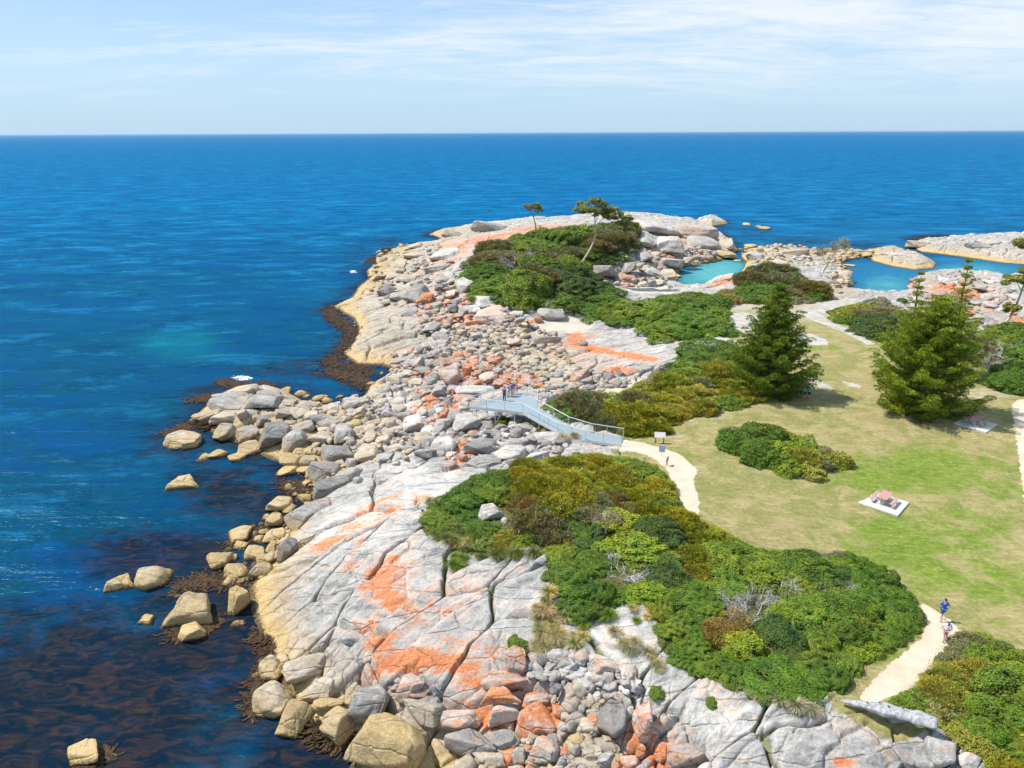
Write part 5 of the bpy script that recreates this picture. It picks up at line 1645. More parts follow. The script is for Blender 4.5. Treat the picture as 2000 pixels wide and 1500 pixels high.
def pine(u_, v_, H, Rm, label, seed, lean=(0, 0), color=(.115, .165, .012), base=.05, dens=1.0, sparse=False, prof=.8):
    r_ = np.random.default_rng(seed)
    root, dist = tree_root('pine_tree', u_, v_, label, 'pine tree')
    zz = np.linspace(0, H, 14)
    tp = np.stack([lean[0] * (zz / H) ** 1.5 + .12 * np.sin(zz), lean[1] * (zz / H) ** 1.5 + .1 * np.cos(zz * .8), zz], 1)
    wood = [tube(tp, np.interp(zz, [0, H], [.028 * H, .02]), 9)]
    P, Nn, v, Ln = [], [], [], []
    nw = int(H / (.74 if not sparse else 1.05))
    for i in range(nw):
        t = base + (1 - base) * (i / (nw - 1.0)) ** .95
        z0 = t * H
        c0 = np.array([np.interp(z0, zz, tp[:, 0]), np.interp(z0, zz, tp[:, 1]), z0])
        L = Rm * np.clip((1 - t) ** prof, .03, 1) * (0.72 + .28 * min(1, t / .16)) + .25
        nb = 5 + (0 if sparse else r_.integers(1, 4))
        a0 = r_.uniform(0, 6.28)
        for k in range(nb):
            a = a0 + k * 6.283 / nb + r_.normal() * .18
            l = L * r_.uniform(.72, 1.12)
            rise = (.05 + .5 * t) + r_.normal() * .07
            s = np.linspace(0, 1, 6)
            e = np.array([math.cos(a), math.sin(a), 0])
            bp = c0 + e[None] * (l * s)[:, None] + np.array([0, 0, 1]) * (l * (rise * s - .28 * s * (1 - s) * 2 + .16 * s ** 3))[:, None]
            wood.append(tube(bp, np.linspace(.05 * l ** .6 + .01, .012, 6), 4))
            lat = np.array([-e[1], e[0], 0])
            ncl = max(3, int(l * 2.5))
            for j in range(ncl):
                s1 = .22 + .78 * (j + r_.random()) / ncl if l > 1.2 else r_.uniform(.1, 1)
                wdt = .42 * l * (1 - s1) ** .8 * .6 + .22
                cc = np.array([np.interp(s1, s, bp[:, m_]) for m_ in range(3)])
                for side_ in ((-1, 1) if wdt > .5 else (0,)):
                    o_ = cc + lat * side_ * wdt * r_.uniform(.3, 1) + [0, 0, .10 + r_.uniform(-.05, .12)]
                    kk = int(64 * dens * (.5 if sparse else 1))
                    rr = np.array([.50, .50, .19]) * r_.uniform(.7, 1.3) * (.62 if sparse else 1)
                    dd_ = unit(r_.normal(size=(kk, 3)))
                    dd_[:, 2] = np.abs(dd_[:, 2]) * 1.1 - .25
                    P.append(o_ + dd_ * rr)
                    Nn.append(np.cross(dd_ + e * .4 + [0, 0, .5], r_.normal(size=(kk, 3))))
                    cv_ = r_.uniform(.0, .55)
                    v.append(np.clip(cv_ + r_.random(kk) * .55, 0, 1))
    P, Nn, v = np.concatenate(P), np.concatenate(Nn), np.concatenate(v)
    me = leaf_mesh('crown', [leaves(P, Nn, .30, .075, r_, v, up=.9)])
    cr = link('crown', me, root)
    cr.color = (*color, 1)
    V, Fq = join(wood)
    link('trunk', mesh_from('trunk', V, Fq, [M_BARK]), root)
    return root


pine(1499, 768, 13.4, 6.5, 'conical dark pine standing alone beside the scrub with two people in its shade', 1, color=(.110, .165, .010), prof=.85, base=.03)
pine(1792, 803, 13.2, 7.5, 'biggest and broadest yellow green pine beside the shaded picnic table', 2, lean=(.3, 0), color=(.160, .212, .010), prof=.6)
pine(1850, 735, 15.4, 5.4, 'tall thin topped pine rising behind the broadest pine', 3, lean=(-.3, .2), color=(.17, .21, .012), base=.12, prof=1.15, dens=.8, sparse=True)
pine(1768, 700, 12.4, 3.6, 'slender pine tip showing left of the tall thin topped pine', 4, color=(.17, .21, .014), base=.15, prof=1.0, dens=.8, sparse=True)


def gum(u_, v_, pts, rad, clumps, label, seed, color, barkm, nleaf=2600, limbs=7, name='gum_tree', lsz=.16):
    """pts: trunk path (m, relative); clumps: (x, y, z, rx, ry, rz)"""
    r_ = np.random.default_rng(seed)
    root, dist = tree_root(name, u_, v_, label)
    pts = np.array(pts, float)
    tt = np.linspace(0, len(pts) - 1, 16)
    ph = np.stack([np.interp(tt, np.arange(len(pts)), pts[:, i]) for i in range(3)], 1)
    for _ in range(2):
        ph[1:-1] = (ph[:-2] + ph[1:-1] * 2 + ph[2:]) / 4
    wood = [tube(ph, np.linspace(rad, rad * .35, 16), 7)]
    P, Nn, v = [], [], []
    for cx, cy, cz_, rx, ry, rz in clumps:
        c0 = np.array([cx, cy, cz_])
        # limb from the nearest upper trunk point
        k = np.argmin(np.linalg.norm(ph - (c0 - [0, 0, rz + 1.2]), axis=1))
        k = max(k, 6)
        mid = (ph[k] + c0) / 2 + r_.normal(size=3) * .25
        wood.append(tube([ph[k], mid, c0], [rad * .4, rad * .25, rad * .1], 5))
        for _ in range(limbs):
            e = c0 + unit(r_.normal(size=3)) * [rx, ry, rz] * .8
            wood.append(tube([c0 - [0, 0, rz * .3], (c0 + e) / 2 + r_.normal(size=3) * .12, e], [rad * .16, rad * .1, rad * .04], 4))
        ns = 12
        sc_ = c0 + unit(r_.normal(size=(ns, 3))) * [rx, ry, rz] * r_.uniform(.35, .95, (ns, 1))
        sr = r_.uniform(.26, .42, ns) * min(rx, ry * 1.2)
        li = r_.integers(0, ns, nleaf)
        dd_ = unit(r_.normal(size=(nleaf, 3)))
        P.append(sc_[li] + dd_ * sr[li][:, None] * [1, 1, .62] * r_.uniform(.5, 1, (nleaf, 1)))
        Nn.append(dd_ * .6 + [0, 0, .6])
        lv = r_.random(ns)
        v.append(np.clip(lv[li] * .4 + r_.random(nleaf) * .6, 0, 1))
    me = leaf_mesh('crown', [leaves(np.concatenate(P), np.concatenate(Nn), lsz * 1.5, lsz * .6, r_, np.concatenate(v))])
    cr = link('crown', me, root)
    cr.color = (*color, 1)
    V, Fq = join(wood)
    link('trunk', mesh_from('trunk', V, Fq, [barkm]), root)
    return root


gum(1130, 538, [(0, 0, 0), (.6, 0, 3), (2.6, 0, 6), (3.6, 0, 9), (3.4, 0, 11), (3.2, 0, 13.0)], .30,
    [(1.2, 0, 15.0, 2.6, 2.4, 1.3), (4.3, .5, 15.5, 3.0, 2.6, 1.5), (7.0, 0, 14.2, 2.8, 2.2, 1.5), (9.4, -.5, 12.4, 2.4, 1.8, 1.3), (4.6, 1, 13.9, 2.2, 2, 1.0), (11, 0, 10.5, 2.2, 2, 1.6)],
    'tall gum tree with a long pale bent trunk and flat crown on the headland', 21, (.21, .215, .055), M_GUM, lsz=.30)
gum(1047, 452, [(0, 0, 0), (-.2, 0, 2.2), (-.8, 0, 4.2), (-.8, 0, 5.4)], .22, [(-1.3, 0, 7.2, 2.6, 2.2, 1.4), (.7, 0, 6.6, 1.6, 1.6, 1.0)], 'small lone umbrella shaped tree on the skyline rock of the headland', 22, (.16, .17, .05), M_BARK, lsz=.30)
gum(1946, 655, [(0, 0, 0), (1.0, 0, 2), (2.2, .3, 4.2), (2.6, .3, 7.2), (3.0, .2, 10.8), (3.6, .1, 14.0)], .24,
    [(1.8, 0, 14.6, 2.4, 2.4, 1.1), (4.4, 0, 15.6, 2.8, 2.4, 1.3), (3.6, .6, 10.2, 2.2, 1.6, 1.1), (1.2, .4, 9.2, 2.0, 1.6, 1.0), (5.6, 0, 9.6, 2.2, 2, 1.2), (1.0, 0, 4.6, 1.6, 1.4, .9)], 'pale trunked gum tree at the right edge in front of the islets', 23, (.20, .205, .045), M_GUM, lsz=.28)
gum(1602, 545, [(0, 0, 0), (.9, 0, 2.0), (2.1, 0, 4.2), (2.8, 0, 5.8)], .20, [(2.0, 0, 6.8, 2.6, 2.2, 1.3), (4.2, 0, 7.4, 2.3, 2.0, 1.5), (-.8, 0, 5.6, 1.8, 1.8, 1.2)], 'scraggly grey leaning tree beside the inlet', 24, (.22, .20, .12), M_GUM, nleaf=1100, limbs=20, name='coastal_tree', lsz=.2)
gum(1180, 1052, [(0, 0, 0), (.1, 0, .5), (.1, 0, 1.0), (.15, 0, 1.4)], .09, [(.1, 0, 2.1, 1.1, .9, .6), (-.5, 0, 1.9, .8, .7, .5), (.8, .1, 1.9, .8, .7, .5)], 'sparse reddish twiggy small tree with pale stems in the near heath', 25, (.20, .13, .08), M_GUM, nleaf=500, limbs=30, name='small_tree', lsz=.07)
# ------------------------------------------------------------------ built objects
def flat_mat(name, col, rough=.6, metal=0.0, spec=.3, var=.12, sc=6.0, bump=.0):
    m, n = newmat(name)
    f = n.noise(n.pos(), sc, 5, .65)
    c = n.mix(n.smooth(f, .3, .7), [c_ * (1 - var) for c_ in col], [min(1, c_ * (1 + var)) for c_ in col])
    nm = n.bump(f, bump, .02) if bump else None
    n.out(n.principled(c, rough, nm, spec, Metallic=metal))
    return m


M_STEEL = flat_mat('galvanised steel', (.52, .54, .55), .45, .35, .5)
M_GRATE = flat_mat('deck grating', (.26, .31, .33), .6, .25, .4, .15, 20)
M_CONC = flat_mat('pale concrete', (.45, .435, .40), .85, 0, .2, .08, 3, .3)
M_PINK = flat_mat('weathered pink slats', (.42, .23, .20), .7, 0, .2, .12, 9)
M_DARKW = flat_mat('dark timber', (.10, .065, .045), .8)
M_SIGNW = flat_mat('pale sign panel', (.50, .46, .45), .5)
M_SIGNB = flat_mat('blue notice print', (.22, .45, .68), .5)
M_SIGND = flat_mat('grey notice back', (.25, .22, .24), .6)
M_WOOD = bark_material('driftwood grey', (.19, .19, .19), (.37, .37, .365))
M_HOLE = flat_mat('rotten knot', (.06, .05, .05), .9)


def boxm(cx, cy, cz, sx_, sy_, sz_, rot=None, bev=0.0):
    b = bmesh.new()
    bmesh.ops.create_cube(b, size=1.0)
    for v in b.verts:
        v.co = Vector((v.co.x * sx_, v.co.y * sy_, v.co.z * sz_))
    if bev:
        bmesh.ops.bevel(b, geom=list(b.edges), offset=bev, segments=1, affect='EDGES')
    M = Matrix.Translation((cx, cy, cz))
    if rot is not None:
        M = M @ rot
    bmesh.ops.transform(b, matrix=M, verts=b.verts)
    return b


def cyl(p0, p1, r0, r1=None, seg=8):
    p0, p1 = Vector(p0), Vector(p1)
    d_ = p1 - p0
    b = bmesh.new()
    bmesh.ops.create_cone(b, cap_ends=True, segments=seg, radius1=r0, radius2=r0 if r1 is None else r1, depth=d_.length)
    q = d_.to_track_quat('Z', 'Y').to_matrix().to_4x4()
    bmesh.ops.transform(b, matrix=Matrix.Translation((p0 + p1) / 2) @ q, verts=b.verts)
    return b


def obj(name, bms, mat, parent=None, **props):
    me = bpy.data.meshes.new(name)
    tot = bmesh.new()
    for b in (bms if isinstance(bms, (list, tuple)) else [bms]):
        t_ = bpy.data.meshes.new('t')
        b.to_mesh(t_)
        b.free()
        tot.from_mesh(t_)
        bpy.data.meshes.remove(t_)
    tot.to_mesh(me)
    tot.free()
    me.materials.append(mat)
    return link(name, me, parent, **props)


def empty(name, loc, rz=0, **props):
    o = bpy.data.objects.new(name, None)
    o.empty_display_size = .3
    COL.objects.link(o)
    o.location = loc
    o.rotation_euler = (0, 0, rz)
    for k, v in props.items():
        o[k] = v
    return o


# viewing platform with its ramp ------------------------------------
ZD = 5.75


def W(u_, v_, z_):
    return Vector(Uz(u_, v_, z_))


A_ = W(915, 794, ZD)          # seaward tip
B_ = W(1010, 767, ZD)         # far tip
C_ = W(1051, 781, ZD)         # landward far corner
D_ = W(1022, 806.5, ZD)       # near corner, ramp starts
near = [D_, W(1053, 824, ZD - .22), W(1089, 844, ZD - .48), W(1143, 860, ZD - .72), W(1213, 871, 4.78)]
far = []
for i, p_ in enumerate(near):
    a = near[max(i - 1, 0)]
    b = near[min(i + 1, len(near) - 1)]
    t_ = (b - a)
    t_.z = 0
    t_.normalize()
    nrm = Vector((-t_.y, t_.x, 0))
    far.append(p_ + nrm * 2.1)
E_ = far[0].copy()
E_.z = ZD
plat = empty('viewing_platform', (D_.x, D_.y, 0), label='galvanised steel viewing platform with a curving ramp above the boulders', category='viewing platform')
OFF = Vector((-D_.x, -D_.y, 0))


def slab(pts, th):
    b = bmesh.new()
    top = [b.verts.new(p_ + OFF) for p_ in pts]
    bot = [b.verts.new(p_ + OFF - Vector((0, 0, th))) for p_ in pts]
    b.faces.new(top)
    b.faces.new(bot[::-1])
    for i in range(len(pts)):
        j = (i + 1) % len(pts)
        b.faces.new([top[j], top[i], bot[i], bot[j]])
    bmesh.ops.recalc_face_normals(b, faces=b.faces)
    return b


obj('deck', slab([A_, D_, E_, C_, B_], .06), M_GRATE, plat)
rb = [slab([near[i], near[i + 1], far[i + 1], far[i]], .06) for i in range(len(near) - 1)]
obj('ramp', rb, M_GRATE, plat)


def beam(p, q, h_, w_, drop):
    d_ = (q - p)
    L = d_.length
    ang = math.atan2(d_.y, d_.x)
    pit = math.asin(max(-1, min(1, d_.z / L)))
    M = Matrix.Rotation(ang, 4, 'Z') @ Matrix.Rotation(-pit, 4, 'Y')
    c_ = (p + q) / 2 + OFF
    return boxm(c_.x, c_.y, c_.z - drop, L + w_, w_, h_, M)


edge = [(A_, D_), (A_, B_), (B_, C_), (C_, E_)] + [(near[i], near[i + 1]) for i in range(4)] + [(far[i], far[i + 1]) for i in range(4)]
obj('edge_beam', [beam(p, q, .24, .07, .10) for p, q in edge], M_STEEL, plat)
rails = [[A_, D_] + near[1:], [A_, B_], [B_, C_], [C_, E_] + far[1:]]
RH = 1.12
for L in rails:
    bt = []
    for p, q in zip(L[:-1], L[1:]):
        z_ = Vector((0, 0, RH))
        bt.append(cyl(p + OFF + z_, q + OFF + z_, .048))
        bt.append(cyl(p + OFF + Vector((0, 0, .16)), q + OFF + Vector((0, 0, .16)), .02))
        n_ = max(2, int((q - p).length / .24))
        for k in range(1, n_):
            c_ = p.lerp(q, k / n_) + OFF
            bt.append(cyl(c_ + Vector((0, 0, .16)), c_ + Vector((0, 0, RH)), .007, seg=4))
    rl = obj('railing', bt, M_STEEL, plat)
    for p, q in zip(L[:-1], L[1:]):
        m_ = max(1, round((q - p).length / 2.0))
        for k in range(m_ + (1 if q is L[-1] else 0)):
            c_ = p.lerp(q, k / m_) + OFF
            obj('post', cyl(c_ - Vector((0, 0, .2)), c_ + Vector((0, 0, RH + .02)), .035), M_STEEL, rl)
legs = [A_.lerp(D_, .12), A_.lerp(D_, .48), A_.lerp(D_, .85), B_.lerp(A_, .25), B_.lerp(C_, .5), C_, near[1], near[2], near[3], far[2], far[3]]
for c_ in legs:
    c_ = c_.lerp((A_ + D_ + C_) / 3, .04) if c_.z > ZD - .1 else c_
    g_ = float(HT([c_.x], [c_.y])[0])
    top_ = c_ + OFF - Vector((0, 0, .2))
    bot_ = Vector((top_.x, top_.y, min(g_, c_.z - .4) - .3))
    obj('support_leg', [cyl(bot_, top_, .05)], M_STEEL, plat)
c_ = A_.lerp(D_, .48)
g_ = float(HT([c_.x], [c_.y])[0])
obj('brace', [cyl(Vector((c_.x, c_.y, g_ + .2)) + OFF, A_.lerp(D_, .3) + OFF - Vector((0, 0, .2)), .035), cyl(Vector((c_.x, c_.y, g_ + .2)) + OFF, A_.lerp(D_, .62) + OFF - Vector((0, 0, .2)), .035)], M_STEEL, plat)

# picnic tables on their slabs -------------------------------------
def picnic(c4, label, slabel):
    P = [Vector(U([a], [b])[0]) for a, b in c4]
    ctr = sum(P, Vector()) / 4
    e = (P[3] - P[0])
    rz = math.atan2(e.y, e.x)
    L1 = ((P[3] - P[0]).length + (P[2] - P[1]).length) / 2
    L2 = ((P[1] - P[0]).length + (P[2] - P[3]).length) / 2
    z_ = float(HT([ctr.x], [ctr.y])[0])
    s_ = obj('concrete_slab', boxm(0, 0, 0, L1, L2, .22, bev=.015), M_CONC, None, loc=(ctr.x, ctr.y, z_ - .03), label=slabel, category='concrete slab')
    s_.rotation_euler = (0, 0, rz)
    t = empty('picnic_table', (ctr.x, ctr.y, z_ + .08), rz, label=label, category='picnic table')
    hl = .92
    # the planks run along the local y, across the long side of the slab
    obj('table_top', [boxm(-.36 + .145 * i + .0, 0, .745, .135, hl * 2, .04, bev=.006) for i in range(6)], M_PINK, t)
    for sx_ in (-1, 1):
        obj('bench_seat', [boxm(sx_ * .86 + .15 * (i - .5), 0, .45, .14, hl * 2, .04, bev=.006) for i in range(2)], M_PINK, t)
    for sy_ in (-1, 1):
        y_ = sy_ * .55
        obj('leg_frame', [boxm(0, y_, .40, .34, .09, .64), boxm(0, y_, .04, .9, .10, .06), boxm(0, y_, .70, .78, .06, .05), boxm(0, y_, .38, 1.86, .06, .05),
                          boxm(-.86, y_, .21, .10, .08, .40), boxm(.86, y_, .21, .10, .08, .40)], M_CONC, t)
    return t


picnic([(1675, 981), (1699, 959), (1778, 981), (1752, 1010)], 'pinkish slatted picnic table on the sunny lawn', 'white concrete slab under the sunny picnic table')
picnic([(1862, 828), (1885, 812), (1948, 830), (1926, 847)], 'dull pink picnic table in the shade beside the broadest pine', 'concrete slab partly in shade of the broadest pine')

# low sign board, blue notice and the dark notice beside the footpath -----------
def ground(u_, v_):
    q = U([u_], [v_])[0]
    return Vector((q[0], q[1], float(HT([q[0]], [q[1]])[0])))


g0 = ground(1288, 866)
s1 = empty('information_board', g0, R(-8), label='pale tilted information board on two dark posts near the ramp foot', category='sign')
tl = Matrix.Rotation(R(52), 4, 'X')
obj('panel', boxm(0, 0, .98, 1.15, .62, .04, tl, .008), M_SIGNW, s1)
for x_ in (-.42, .42):
    obj('post', boxm(x_, .03, .45, .10, .10, .96, bev=.008), M_DARKW, s1)
g0 = ground(1292, 893)
s2 = empty('notice_sign', g0, R(-12), label='small white and light blue notice beside the sandy footpath', category='sign')
obj('panel', boxm(0, 0, .95, .62, .03, .74, bev=.006), M_SIGNW, s2)
obj('print', boxm(0, -.0195, .95, .50, .006, .60), M_SIGNB, s2)
obj('pictogram', [boxm(-.10, -.025, 1.10, .14, .004, .14), boxm(.10, -.025, 1.10, .14, .004, .14), boxm(0, -.025, .92, .34, .004, .05), boxm(0, -.025, .80, .34, .004, .05)], M_SIGNW, s2)
obj('post', cyl((0, .03, -.1), (0, .03, 1.2), .03), M_STEEL, s2)
g0 = ground(1303, 909)
s3 = empty('trail_marker', g0, R(60), label='small dark grey board on twin posts below the blue notice', category='sign')
obj('panel', boxm(0, 0, .72, .62, .05, .42, bev=.006), M_SIGND, s3)
for x_ in (-.2, .2):
    obj('post', boxm(x_, .05, .32, .05, .05, .76), M_DARKW, s3)

# driftwood log ---------------------------------------------------------
p0, p1 = ground(1640, 1378), ground(1822, 1452)
r_ = np.random.default_rng(3)
p0.z += .35
p1.z += 1.05
nseg, ns_ = 26, 18
Vv = []
base = Vector(p0)
ax_ = (p1 - p0)
L = ax_.length
ax_n = ax_.normalized()
sdv = Vector((-ax_n.y, ax_n.x, 0)).normalized()
upv = sdv.cross(ax_n) * -1 if sdv.cross(ax_n).z < 0 else sdv.cross(ax_n)
for i in range(nseg):
    t = i / (nseg - 1)
    rr_ = (.06 + .30 * min(1, t * 2.2) ** .9) * (1 + .12 * math.sin(t * 17) + .08 * math.sin(t * 41))
    c_ = base + ax_n * (L * t) + upv * (.10 * math.sin(t * 3))
    for j in range(ns_):
        a = 2 * math.pi * j / ns_
        q = rr_ * (1 + .10 * math.sin(3 * a + 1) + .07 * math.sin(5 * a + 2 + t * 2) + .05 * math.sin(9 * a + t * 3))
        if t > .9 and (j % 6) < 2:
            q *= .62
        Vv.append(c_ + sdv * (q * math.cos(a) * 1.3) + upv * (q * math.sin(a) * .62))
Ff = []
for i in range(nseg - 1):
    for j in range(ns_):
        k = (j + 1) % ns_
        Ff.append((i * ns_ + j, i * ns_ + k, (i + 1) * ns_ + k, (i + 1) * ns_ + j))
lv = np.array([list(v - p0) for v in Vv])
lv = np.r_[lv, [[0, 0, 0]], [list(p1 - p0)]]
for j in range(0, ns_, 2):
    Ff.append((nseg * ns_, (j + 2) % ns_, j + 1, j))
    b0 = (nseg - 1) * ns_
    Ff.append((nseg * ns_ + 1, b0 + j, b0 + j + 1, b0 + (j + 2) % ns_))
lg = link('driftwood_log', mesh_from('driftwood_log', lv, np.array(Ff), [M_WOOD]), None, loc=tuple(p0), label='long silver grey driftwood trunk lying across the near rocks', category='log')
kn_ = [(.42, .15), (.52, -.1), (.66, .2), (.30, -.3)]
for t, s_ in kn_:
    c_ = ax_n * (L * t) + upv * (.10 * math.sin(t * 3) + .33) + sdv * s_ * .5
    link('knot_hole', mesh_from('knot_hole', LOW[0][0] * [.07, .05, .05] + np.array(c_), LOW[0][1], [M_HOLE]), lg)

# people ----------------------------------------------------------------
def matc(name, col, rough=.8):
    return flat_mat(name, col, rough, 0, .2, .06, 12)


M_SKIN = matc('skin', (.50, .30, .21), .6)


def skin_body(name, joints, edges, mat, parent, sub_=1):
    """joints: {name: (x,y,z,r)} grown with the Skin modifier, baked to a mesh"""
    ks_ = list(joints)
    me = bpy.data.meshes.new('sk')
    me.from_pydata([joints[k][:3] for k in ks_], [(ks_.index(a), ks_.index(b)) for a, b in edges], [])
    o = bpy.data.objects.new('sk', me)
    COL.objects.link(o)
    mo = o.modifiers.new('s', 'SKIN')
    sv = me.skin_vertices[0].data
    for i, k in enumerate(ks_):
        r_ = joints[k][3]
        sv[i].radius = r_ if isinstance(r_, tuple) else (r_, r_)
        sv[i].use_root = (i == 0)
    m2 = o.modifiers.new('b', 'SUBSURF')
    m2.levels = sub_
    m2.render_levels = sub_
    dg = bpy.context.evaluated_depsgraph_get()
    dg.update()
    nm = bpy.data.meshes.new_from_object(o.evaluated_get(dg))
    bpy.data.objects.remove(o)
    nm.name = name
    nm.materials.clear()
    nm.materials.append(mat)
    for p_ in nm.polygons:
        p_.use_smooth = True
    return link(name, nm, parent)


def person(loc, face, label, shirt, legs_c, long_pants=False, hat=None, hair=(.04, .03, .02), hh_=1.72, step=.12, bag=None, pony=False, group=None, arms=None):
    """standing or walking person facing the local -Y"""
    k = hh_ / 1.75
    root = empty('person', loc, face, label=label, category='person')
    if group:
        root['group'] = group
    J = {'pelvis': (0, 0, .95, (.15, .11)), 'waist': (0, 0, 1.10, (.13, .09)), 'chest': (0, .01, 1.30, (.165, .11)), 'neck0': (0, 0, 1.45, (.07, .06)), 'neck1': (0, -.01, 1.51, (.05, .05)),
         'head0': (0, -.02, 1.57, (.06, .075)), 'head1': (0, -.02, 1.66, (.075, .09)), 'head2': (0, -.01, 1.73, (.05, .06))}
    E = [('pelvis', 'waist'), ('waist', 'chest'), ('chest', 'neck0'), ('neck0', 'neck1'), ('neck1', 'head0'), ('head0', 'head1'), ('head1', 'head2')]
    hands = []
    for s_, sw in ((-1, 1), (1, -1)):
        n_ = 'lr'[s_ > 0]
        J['hip' + n_] = (s_ * .09, 0, .90, .095)
        J['knee' + n_] = (s_ * .10, -sw * step * .7 - .02, .50, .058)
        J['ank' + n_] = (s_ * .10, -sw * step + .03, .09, .038)
        J['toe' + n_] = (s_ * .11, -sw * step - .15, .035, .035)
        J['sho' + n_] = (s_ * .18, 0, 1.42, .055)
        bend = arms if arms else .12
        J['elb' + n_] = (s_ * .25, sw * step * .6 + .02, 1.14, .038)
        wr = (s_ * (.24 if not arms else .12), sw * step * .6 - bend * 1.2, .90 + bend * .5, .027)
        J['wri' + n_] = wr
        J['palm' + n_] = (wr[0], wr[1] - .03, wr[2] - .07, (.022, .036))
        E += [('pelvis', 'hip' + n_), ('hip' + n_, 'knee' + n_), ('knee' + n_, 'ank' + n_), ('ank' + n_, 'toe' + n_), ('chest', 'sho' + n_), ('sho' + n_, 'elb' + n_), ('elb' + n_, 'wri' + n_), ('wri' + n_, 'palm' + n_)]
        hands.append((np.array(J['palm' + n_][:3]), s_))
    Jk = {a: (v[0] * k, v[1] * k, v[2] * k, tuple(np.atleast_1d(v[3]) * k) if isinstance(v[3], tuple) else v[3] * k) for a, v in J.items()}
    body = skin_body('body', Jk, E, M_SKIN, root)
    # fingers, nose and ears belong to the same mesh
    extra = []
    for c_, s_ in hands:
        for f in range(4):
            a = c_ + [0, (f - 1.5) * .017, -.03]
            ln = (.062, .075, .07, .055)[f]
            extra.append(tube([a * k, (a + [0, -.004, -ln * .5]) * k, (a + [-s_ * .014, -.01, -ln]) * k], [.009, .008, .006], 5))
        extra.append(tube([(c_ + [0, -.03, .0]) * k, (c_ + [-s_ * .012, -.05, -.03]) * k, (c_ + [-s_ * .018, -.052, -.055]) * k], [.010, .009, .007], 5))
    extra.append(tube([(np.array([0, -.105, 1.655])) * k, np.array([0, -.125, 1.625]) * k, np.array([0, -.10, 1.612]) * k], [.006, .014, .009], 5))
    for s_ in (-1, 1):
        extra.append(tube([np.array([s_ * .078, 0, 1.61]) * k, np.array([s_ * .088, .008, 1.64]) * k, np.array([s_ * .078, .01, 1.67]) * k], [.006, .014, .008], 5))
    V, Fq = join(extra)
    bm_ = bmesh.new()
    bm_.from_mesh(body.data)
    vs = [bm_.verts.new(v) for v in V]
    for f in Fq:
        try:
            bm_.faces.new([vs[i] for i in dict.fromkeys(f)])
        except ValueError:
            pass
    bm_.to_mesh(body.data)
    bm_.free()
    link('eyes', mesh_from('eyes', np.concatenate([LOW[0][0] * .011 * k + np.array([s_ * .03, -.098, 1.645]) * k for s_ in (-1, 1)]), np.concatenate([LOW[0][1], LOW[0][1] + len(LOW[0][0])]), [matc('dark eye', (.03, .02, .02))]), body)
    link('mouth', mesh_from('mouth', LOW[1][0] * [.022, .006, .006] * k + np.array([0, -.096, 1.585]) * k, LOW[1][1], [matc('lips', (.36, .14, .12))]), body)
    G_ = 1.13
    sj = {a: (Jk[a][0], Jk[a][1], Jk[a][2], tuple(np.atleast_1d(Jk[a][3]) * G_) if isinstance(Jk[a][3], tuple) else Jk[a][3] * 1.35) for a in ('chest', 'waist', 'shol', 'shor')}
    sj['chest'] = (*Jk['chest'][:3], (.185 * k, .13 * k))
    sj['waist'] = (*Jk['waist'][:3], (.155 * k, .12 * k))
    sj['hem'] = (0, 0, .93 * k, (.165 * k, .13 * k))
    sj['collar'] = (0, 0, 1.45 * k, (.08 * k, .07 * k))
    for n_ in 'lr':
        s_, e_ = np.array(Jk['sho' + n_][:3]), np.array(Jk['elb' + n_][:3])
        sj['slv' + n_] = (*(s_ * .25 + e_ * .75), .058 * k)
    skin_body('shirt', sj, [('chest', 'waist'), ('waist', 'hem'), ('chest', 'collar'), ('chest', 'shol'), ('chest', 'shor'), ('shol', 'slvl'), ('shor', 'slvr')], matc('shirt cloth', shirt), root)
    pj = {'pel': (0, 0, .95 * k, (.165 * k, .125 * k))}
    ed = []
    for n_ in 'lr':
        h_, kn = np.array(Jk['hip' + n_][:3]), np.array(Jk['knee' + n_][:3])
        an_ = np.array(Jk['ank' + n_][:3])
        pj['h' + n_] = (*h_, .105 * k)
        pj['k' + n_] = (*(kn if long_pants else h_ * .2 + kn * .8), (.075 if long_pants else .09) * k)
        ed += [('pel', 'h' + n_), ('h' + n_, 'k' + n_)]
        if long_pants:
            pj['a' + n_] = (*(an_ + [0, 0, .02]), .055 * k)
            ed.append(('k' + n_, 'a' + n_))
    skin_body('trousers' if long_pants else 'shorts', pj, ed, matc('leg cloth', legs_c), root)
    for n_ in 'lr':
        a, t_ = Jk['ank' + n_], Jk['toe' + n_]
        V_ = LOW[2][0] * np.array([.048, .135, .045]) * k + np.array([(a[0] + t_[0]) / 2, (a[1] + t_[1]) / 2, .04])
        link('shoe', mesh_from('shoe', V_, LOW[2][1], [matc('shoe', (.12, .12, .13))]), root)
    D4, F4 = ICO4
    Vh = D4 * np.array([.088, .105, .10]) * k + np.array([0, .004, 1.675]) * k
    keep_ = (D4[:, 2] > .05) | (D4[:, 1] > .25)
    fk = F4[keep_[F4].all(1)]
    link('hair', mesh_from('hair', Vh, fk, [matc('hair', hair)]), root)
    if pony:
        V, Fq = tube(np.array([[0, .09, 1.66], [0, .14, 1.60], [0, .14, 1.48], [0, .12, 1.38]]) * k, [.03, .045, .04, .015], 7)
        link('ponytail', mesh_from('ponytail', V, Fq, [matc('hair', hair)]), root)
    if hat:
        Vh = D4 * np.array([.098, .115, .09]) * k + np.array([0, 0, 1.72]) * k
        fk = F4[(D4[:, 2] > -.05)[F4].all(1)]
        ho = link('hat', mesh_from('hat', Vh, fk, [matc('hat cloth', hat)]), root)
        b = cyl((0, -.05 * k, 1.715 * k), (0, -.05 * k, 1.725 * k), .125 * k, seg=20)
        obj('brim', b, matc('hat cloth', hat), ho)
